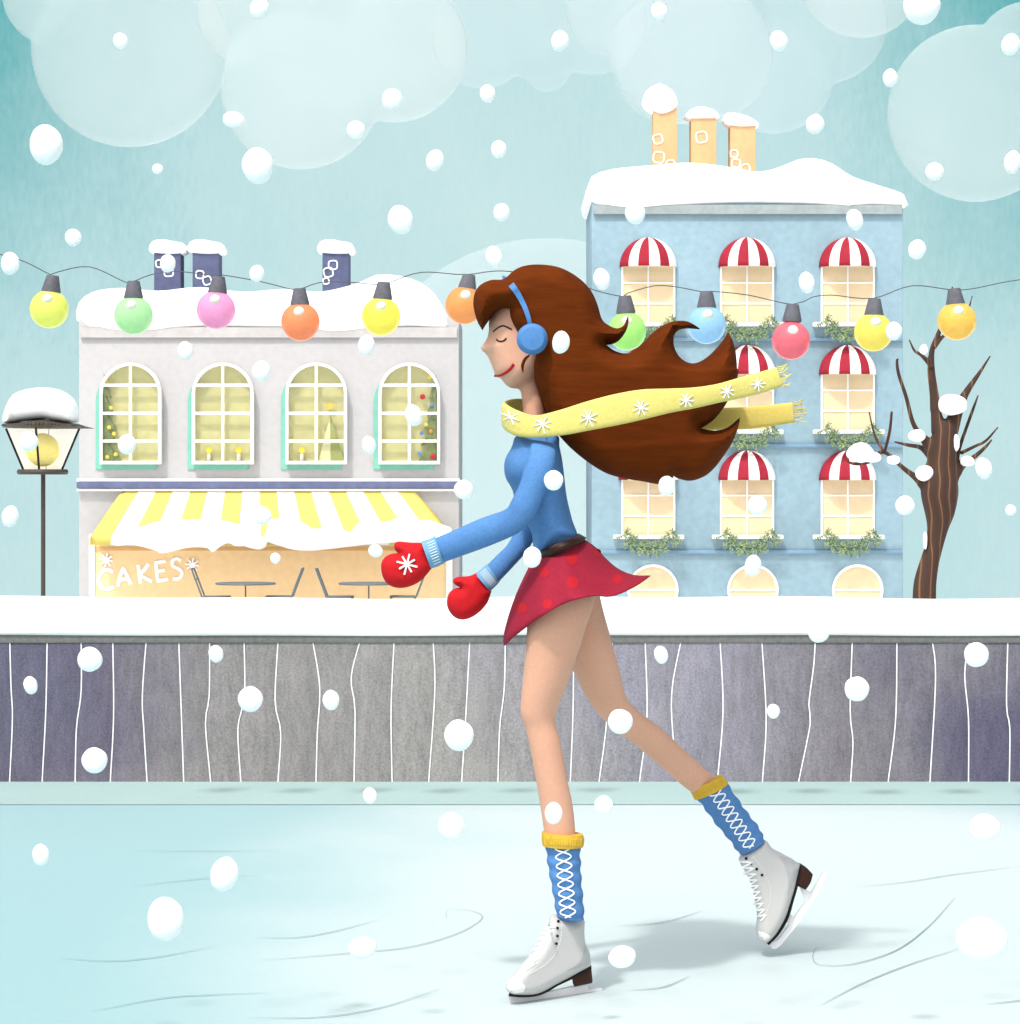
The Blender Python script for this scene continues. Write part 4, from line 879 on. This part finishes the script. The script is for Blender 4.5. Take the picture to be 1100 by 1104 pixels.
tail2 = ribbon('scarf_tail', r7w([(330, 470, .175, 30), (450, 480, .19, 34), (600, 490, .19, 34), (720, 500, .17, 33), (800, 499, .15, 33), (860, 497, .13, 33), (930, 490, .12, 32), (1006, 480, .11, 30)]), scm2, person)
bs_ = bvh_of(scarf)
for x, y, r in ((167, 494, 28), (261, 514, 29), (398, 496, 28), (553, 465, 26), (688, 444, 24), (809, 418, 23), (901, 396, 22)):
    fin('snowflake_motif', star(cr('r7', [(x, y)])[0], r / 2.75, bs_, .75, 5.85, 4, .3 + x * .01, .001), whitec, scarf)
for (x0, y0, x1, y1, par, D_, m) in ((957, 346, 970, 405, scarf, 5.88, scm), (1004, 451, 1012, 508, tail2, 6.11, scm2)):
    bm = bmesh.new()
    for k in range(11):
        t = k / 10; a = (x0 + (x1 - x0) * t, y0 + (y1 - y0) * t); ln = 32 + random.uniform(-8, 8); an = random.uniform(-.75, .1)
        pp = [(a[0], a[1]), (a[0] + ln * .5 * math.cos(an * .5), a[1] + ln * .5 * math.sin(an * .5)), (a[0] + ln * math.cos(an), a[1] + ln * math.sin(an))]
        tube_bm([W(490 + q[0] / 2.75, 270 + q[1] / 2.75, D_ + random.uniform(-.004, .004)) for q in pp], .0014, bm, 5)
    fin('fringe', bm, m, par)
# socks and skates
def sock(rows, cuffrows, lace, D_, wamp):
    o = fin('sock', loft_bm(rows, ratio=.95, n=28, k=10, wav=lambda t: wamp * math.sin(t * 46)), knit, person)
    c = fin('sock_cuff', loft_bm(cuffrows, ratio=1.0, n=56, k=4), gold, o)
    bvc = bvh_of(c); bm = bmesh.new(); a, b_ = cuffrows[0], cuffrows[-1]
    for k in range(15):
        t = .06 + .88 * k / 14
        tube_bm(drape([(a[0] + (a[2] - a[0]) * t + ((b_[0] - a[0]) + (b_[2] - b_[0] - a[2] + a[0]) * t) * v, a[1] + (a[3] - a[1]) * t + ((b_[1] - a[1]) + (b_[3] - b_[1] - a[3] + a[1]) * t) * v) for v in (.08, .5, .92)], bvc, .0002), .0022, bm, 6)
    fin('cuff_rib', bm, gold, c)
    bv = bvh_of(o); bm = bmesh.new(); (ax1, ay1), (bx1, by1), amp, cyc = lace; L_ = math.hypot(bx1 - ax1, by1 - ay1); tx, ty = (bx1 - ax1) / L_, (by1 - ay1) / L_
    for sg in (-1, 1):
        P = []
        for q in range(cyc * 14 + 1):
            s_q = q / (cyc * 14); w_ = sg * amp * math.sin(s_q * cyc * math.pi + .4); P.append((ax1 + (bx1 - ax1) * s_q - ty * w_, ay1 + (by1 - ay1) * s_q + tx * w_))
        tube_bm(drape(P, bv, .0015 + .0008 * (sg + 1)), .0019, bm, 6)
    fin('sock_lace', bm, whitec, o); return o
A = lambda *p: [q for (x, y) in [(p[i], p[i + 1]) for i in range(0, len(p), 2)] for q in (500 + x / 4.345, 850 + y / 4.345)]
Bq = lambda *p: [q for (x, y) in [(p[i], p[i + 1]) for i in range(0, len(p), 2)] for q in (700 + x / 4.418, 800 + y / 4.418)]
sock([tuple(A(384, 262, 545, 268)) + (5.99,), tuple(A(392, 340, 548, 345)) + (5.99,), tuple(A(405, 420, 552, 430)) + (5.99,), tuple(A(422, 510, 560, 520)) + (5.992,), tuple(A(434, 585, 564, 605)) + (5.994,), tuple(A(448, 606, 552, 618)) + (5.995,), tuple(A(480, 618, 530, 624)) + (5.995,)],
     [tuple(A(367, 203, 560, 216)) + (5.99,), tuple(A(365, 235, 566, 245)) + (5.99,), tuple(A(369, 268, 560, 274)) + (5.99,)],
     (A(463, 262), A(490, 606), 8.2, 8), 5.99, .045)
sock([tuple(Bq(222, 262, 368, 190)) + (6.45,), tuple(Bq(270, 325, 425, 275)) + (6.47,), tuple(Bq(325, 400, 475, 345)) + (6.485,), tuple(Bq(385, 470, 525, 410)) + (6.495,), tuple(Bq(426, 528, 548, 462)) + (6.5,), tuple(Bq(450, 534, 545, 482)) + (6.51,), tuple(Bq(480, 525, 520, 503)) + (6.515,)],
     [tuple(Bq(190, 218, 348, 158)) + (6.44,), tuple(Bq(203, 247, 364, 177)) + (6.445,), tuple(Bq(216, 275, 378, 197)) + (6.45,)],
     (Bq(308, 225), Bq(488, 500), 7.2, 9), 6.47, .045)
def skate(outl, heel, sole, blad, lace, eyes, stitch, patchp, toe, key, yd, D0):
    yc = lambda px, py: yd(px)
    sb = inflate('skate_boot', cr(key, outl), D0, D0, .047, .026, .0045, boot, person, cz=yc, z0=.004)
    inflate('heel', cr(key, heel), D0, D0, .028, .012, .004, heelm, sb, cz=yc, z0=.02, )
    # sole: a dark strip following the bottom of the boot
    P = smoothpts(cr(key, sole), False, 2); bm = bmesh.new(); prev = None
    for i, (x, y) in enumerate(P):
        a = P[max(0, i - 1)]; b_ = P[min(len(P) - 1, i + 1)]; t = Vector((b_[0] - a[0], b_[1] - a[1])).normalized(); nx, ny = -t.y, t.x; D_ = D0; c = []
        for sg, w_ in ((-1, -.024), (1, -.024), (1, .024), (-1, .024)):
            q = W(x + nx * 1.0 * sg, y + ny * 1.0 * sg, yd(x)); c.append(bm.verts.new((q.x, yd(x) + w_, q.z)))
        if prev:
            for q in range(4): bm.faces.new([prev[q], prev[(q + 1) % 4], c[(q + 1) % 4], c[q]])
        else: bm.faces.new(c)
        prev = c
    bm.faces.new(prev[::-1]); fin('sole', bm, black, sb)
    for ib, pl_ in enumerate(blad):
        bm = bmesh.new(); hw_ = .0035 + .0015 * ib; PP = cr(key, pl_); a = []; c = []
        for x, y in PP: q = W(x, y, yd(x)); a.append(bm.verts.new((q.x, yd(x) - hw_, q.z))); c.append(bm.verts.new((q.x, yd(x) + hw_, q.z)))
        n = len(a); bm.faces.new(a); bm.faces.new(c[::-1])
        for i in range(n): bm.faces.new([a[i], a[(i + 1) % n], c[(i + 1) % n], c[i]])
        bmesh.ops.triangulate(bm, faces=[f for f in bm.faces if len(f.verts) > 4]); o = fin('blade', bm, blade, sb, False)
    bv = bvh_of(sb)
    bm = bmesh.new(); (p0, p1), (q0, q1), nz_ = lace; P = []
    for k in range(nz_ + 1):
        t = k / nz_; e = p0 if k % 2 == 0 else q0; f_ = p1 if k % 2 == 0 else q1; P.append((e[0] + (f_[0] - e[0]) * t, e[1] + (f_[1] - e[1]) * t))
    tube_bm(drape([x for a, b_ in zip(P, P[1:]) for x in cr(key, [(a[0] + (b_[0] - a[0]) * s, a[1] + (b_[1] - a[1]) * s) for s in (0, .25, .5, .75)])], bv, .001), .0026, bm, 5)
    fin('boot_lace', bm, whitec, sb)
    for x, y in eyes: fin('eyelet', patch(cr(key, [(x, y)])[0], 1.6, bv, D0, .0025, 12), black, sb)
    bm = bmesh.new(); SP = smoothpts(cr(key, stitch), False, 2.2)
    for x, y in SP: sphere_bm(drape([(x, y)], bv, .0008)[0], .0011, bm, 6, 4)
    fin('stitching', bm, whitec, sb)
    # heel counter patch
    for nm, pp, m in (('heel_counter', patchp, boot2), ('toe_cap', toe, white)):
        P = smoothpts(cr(key, pp), True, 2.5); V2 = [Vector(p) for p in P]; xs_ = [p[0] for p in P]; ys_ = [p[1] for p in P]
        gpts = [Vector((x, y)) for x in np.arange(min(xs_), max(xs_), 2.2) for y in np.arange(min(ys_), max(ys_), 2.2)]
        n = len(V2); vs, es, fs, _, _, _ = delaunay_2d_cdt(V2 + gpts, [(i, (i + 1) % n) for i in range(n)], [list(range(n))], 1, 1e-6)
        bm = bmesh.new(); used = sorted({i for f in fs for i in f}); D3 = {}
        for i in used:
            q = drape([(vs[i][0], vs[i][1])], bv, .0009, -1)[0]
            if q.y > 5: D3[i] = bm.verts.new(q)
        for f in fs:
            if all(i in D3 for i in f): bm.faces.new([D3[i] for i in f])
        fin(nm, bm, m, sb)
    return sb
skate([(408, 600), (440, 592), (500, 598), (545, 615), (568, 622, 1), (566, 680), (572, 730), (590, 770), (597, 828, 1), (560, 848), (505, 878), (440, 912), (370, 950), (320, 963), (250, 963), (215, 955), (198, 930), (205, 908), (240, 868), (282, 815), (330, 762), (370, 697), (395, 640)],
      [(508, 882, 1), (597, 832, 1), (603, 890), (600, 905, 1), (520, 922, 1), (511, 908)], [(213, 961), (280, 966), (350, 958), (400, 936), (440, 912), (508, 880), (597, 832)],
      [[(205, 964), (233, 966), (240, 984), (255, 991), (330, 990), (332, 966), (364, 956), (366, 982), (384, 992), (450, 985), (545, 962), (552, 920), (582, 914), (584, 942), (645, 934), (652, 942), (630, 952), (500, 985), (345, 1010), (240, 1012), (216, 1001)]],
      (((392, 625), (275, 865)), ((430, 640), (330, 830)), 18), [(444, 622), (440, 655), (440, 692), (435, 728)], [(462, 625), (458, 690), (445, 740), (420, 790), (370, 835), (310, 868), (285, 878)],
      [(570, 722, 1), (588, 768), (594, 822, 1), (540, 842), (480, 856, 1), (520, 838), (552, 800)], [(203, 915), (225, 888, 1), (262, 905), (290, 930), (280, 955, 1), (240, 960), (214, 950), (201, 932)], 'a5', lambda px: 5.93 + .00158 * (px - 550), 5.99)
skate([(428, 560), (440, 535), (470, 505), (510, 480), (556, 470), (585, 505), (630, 530), (680, 557), (718, 582, 1), (705, 640), (694, 690), (676, 750), (650, 830), (608, 905), (563, 953), (540, 950), (515, 925), (510, 880), (515, 830), (505, 760), (490, 700), (470, 640), (440, 590)],
      [(722, 582, 1), (750, 600), (776, 626, 1), (765, 665), (742, 699, 1), (702, 680, 1), (706, 640)], [(562, 957), (610, 909), (655, 833), (680, 750), (700, 680), (720, 584)],
      [[(836, 610), (850, 622), (792, 742), (704, 872), (630, 964), (608, 982), (588, 985), (574, 968), (584, 950), (604, 948), (626, 926), (688, 838), (750, 750)], [(644, 852), (664, 816), (694, 838), (676, 872)], [(716, 688), (742, 699), (774, 722), (746, 768)]],
      (((432, 570), (525, 860)), ((490, 560), (560, 840)), 20), [(462, 555), (485, 580), (513, 606), (538, 634)], [(490, 540), (530, 590), (560, 640), (577, 700), (575, 770), (545, 830)],
      [(618, 540, 1), (680, 560), (714, 583, 1), (700, 640), (660, 735, 1), (665, 680), (650, 600)], [(514, 900), (540, 905), (580, 925, 1), (560, 950), (540, 948), (518, 925)], 'b5', lambda px: 6.52, 6.52)
for o in bpy.data.objects:           # far-side copies keep their part names
    if o.name.startswith('eyebrow') or o.name.startswith('closed_eye'): o.parent = person
# ---------------------------------------------------------------- falling snow
flakes = [(130, 44, 8, 9, 'in the big cloud at the top left'), (50, 156, 18, 22, 'in the open sky left of the two lobed cloud'), (170, 182, 6, 5.5, 'in the sky under the top left cloud'), (252, 129, 12, 9, 'between the two top left clouds'), (278, 179, 17, 20, 'at the lower left edge of the two lobed cloud'), (384, 140, 10, 10, 'near the lower right of the two lobed cloud'), (423, 107, 11, 12, 'inside the right lobe of the two lobed cloud'), (280, 8, 10, 12, 'cut by the top edge above the cafe'),
 (469, 173, 9.5, 12, 'in the sky high above the last cafe window'), (526, 101, 8.5, 10, 'on the lower edge of the faint top cloud'), (538, 161, 8.5, 10, 'in the sky below the faint top cloud'), (604, 44, 9.5, 11.5, 'inside the faint cloud at the top centre'), (840, 44, 9.5, 11.5, 'in the broad cloud right of the orange chimneys'), (994, 6, 20, 21, 'cut by the top edge at the right'), (711, 12, 9, 10, 'at the top edge above the tallest orange chimney'), (960, 84, 8, 10, 'on the left rim of the top right cloud'),
 (879, 134, 10, 11, 'right of the shortest orange chimney'), (1008, 185, 10, 10, 'inside the top right cloud'), (1090, 48, 10, 12, 'at the right edge above the top right cloud'), (1092, 175, 9, 13, 'at the right edge beside the top right cloud'), (432, 237, 13.5, 16, 'in the sky above the cafe roof\'s right hump'), (541, 229, 9, 10, 'in the sky above the skater\'s forehead'), (79, 256, 9, 9.5, 'left of the first navy chimney'), (11, 284, 10, 12.5, 'at the left end of the light cable'),
 (277, 295, 8, 9.5, 'on the light cable between the pink and orange bulbs'), (181, 284, 8.5, 10, 'in front of the first navy chimney'), (533, 277, 9, 12, 'just above the skater\'s fringe'), (649, 301, 9, 12, 'above the green bulb, left of the blue building'), (685, 230, 11, 12, 'at the left eaves of the blue building'), (922, 237, 9, 12, 'at the right eaves of the blue building'), (870, 305, 8.5, 12, 'between the top middle and top right windows'), (989, 269, 9.5, 11, 'just right of the blue building under its roof'),
 (605, 369, 9.5, 12.5, 'against the hair beside the blue ear pad'), (964, 357, 9, 10, 'touching the pale yellow bulb'), (200, 378, 8.5, 10, 'on the cafe wall between its first two windows'), (395, 372, 9, 11, 'below the lemon yellow bulb'), (282, 400, 10, 11, 'between the second and third cafe windows'), (446, 448, 9, 12, 'in front of the rightmost cafe window'), (398, 480, 7.5, 10, 'between the third and fourth cafe windows'), (137, 479, 10, 11, 'in front of the leftmost cafe window'),
 (31, 476, 10.5, 10.5, 'in front of the street lamp\'s lantern'), (500, 528, 10.5, 10.5, 'at the right end of the cafe\'s blue ledge'), (11, 557, 9, 12, 'left of the street lamp pole'), (283, 556, 10, 10, 'in front of the yellow striped awning'), (297, 602, 5.5, 6, 'over the shop front above the left table'), (405, 594, 8, 7, 'beside the skater\'s snowflake mitten'), (597, 518, 10.5, 11, 'on the skater\'s blue sweater'), (574, 601, 10, 11.5, 'at the front end of the skater\'s belt'),
 (719, 524, 9, 11, 'at the lowest tip of the skater\'s hair'), (817, 545, 10.5, 11, 'in front of the third row middle window'), (812, 610, 9, 12, 'over the middle round window'), (1061, 505, 9, 12, 'right of the bare tree trunk'), (976, 545, 10.5, 10.5, 'between the blue building and the bare tree trunk'), (1090, 550, 6, 6, 'at the right edge level with the tree trunk'), (97, 711, 13.5, 13.5, 'on the upper left of the fence boards'), (33, 739, 7.5, 10, 'on the fence at the far left'),
 (233, 705, 8, 9.5, 'under the snow cap of the fence left of centre'), (102, 820, 14, 14, 'at the foot of the fence on the left'), (270, 754, 13.5, 14, 'in the middle of the fence height left of centre'), (357, 755, 9, 11, 'on the fence midway to the skater'), (495, 793, 16, 17, 'on the fence just left of the skater\'s knee'), (399, 858, 7.5, 9, 'on the painted shadow strip below the fence'), (487, 891, 14, 15, 'over the ice left of the front sock cuff'), (44, 922, 9, 12, 'over the ice at the far left'),
 (242, 943, 15, 19, 'crossing the two straight scratches on the ice'), (179, 991, 20, 24, 'biggest one over the left ice'), (391, 1022, 15.5, 12, 'on the long hooked scratch in the ice'), (713, 706, 7.5, 10, 'on the fence right of the skirt'), (883, 682, 11.5, 11, 'on the edge of the fence\'s snow cap at the right'), (924, 743, 13.5, 13.5, 'on the fence below the right round window'), (1053, 706, 13.5, 13.5, 'at the top right of the fence'), (834, 767, 7, 8, 'small one low on the fence right of the skater'),
 (669, 778, 13.5, 13.5, 'at the skater\'s bent rear knee'), (597, 877, 9.5, 12, 'on the skater\'s front shin'), (651, 868, 10, 10, 'on the ice border between the skater\'s legs'), (671, 1032, 15, 12, 'over the skater\'s shadow behind the front skate'), (1062, 893, 17, 15, 'over the ice near the right edge'), (1059, 1013, 28, 24, 'largest of all at the lower right')]
rf_ = random.Random(11)
for x, y, rx_, ry_, lab in flakes:
    D = rf_.uniform(4.9, 5.55) if (rx_ < 14) else rf_.uniform(4.5, 5.1)
    c = W(x, y, D); k = D / F; b2 = bmesh.new(); bmesh.ops.create_icosphere(b2, subdivisions=3, radius=1); ph = rf_.uniform(0, 6)
    til = rf_.uniform(-.3, .3)
    for v in b2.verts:
        n_ = 1 + .03 * math.sin(v.co.x * 3 + ph) * math.cos(v.co.z * 4 + ph); X = v.co.x * rx_ * k * n_; Z = v.co.z * ry_ * k * n_; Yv = v.co.y * (rx_ + ry_) / 2 * k * .75
        v.co = Vector((X * math.cos(til) - Z * math.sin(til), Yv, X * math.sin(til) + Z * math.cos(til)))
    o = fin('snowflake', b2, flake_m); o.location = c
    size = 'tiny' if rx_ + ry_ < 13 else 'small' if rx_ + ry_ < 19 else 'medium' if rx_ + ry_ < 25 else 'large'
    shape = 'round' if abs(rx_ - ry_) < 1.6 else ('upright oval' if ry_ > rx_ else 'flat oval')
    tag(o, '%s %s white snowflake %s' % (size, shape, lab), 'snowflake', 'falling snowflakes')
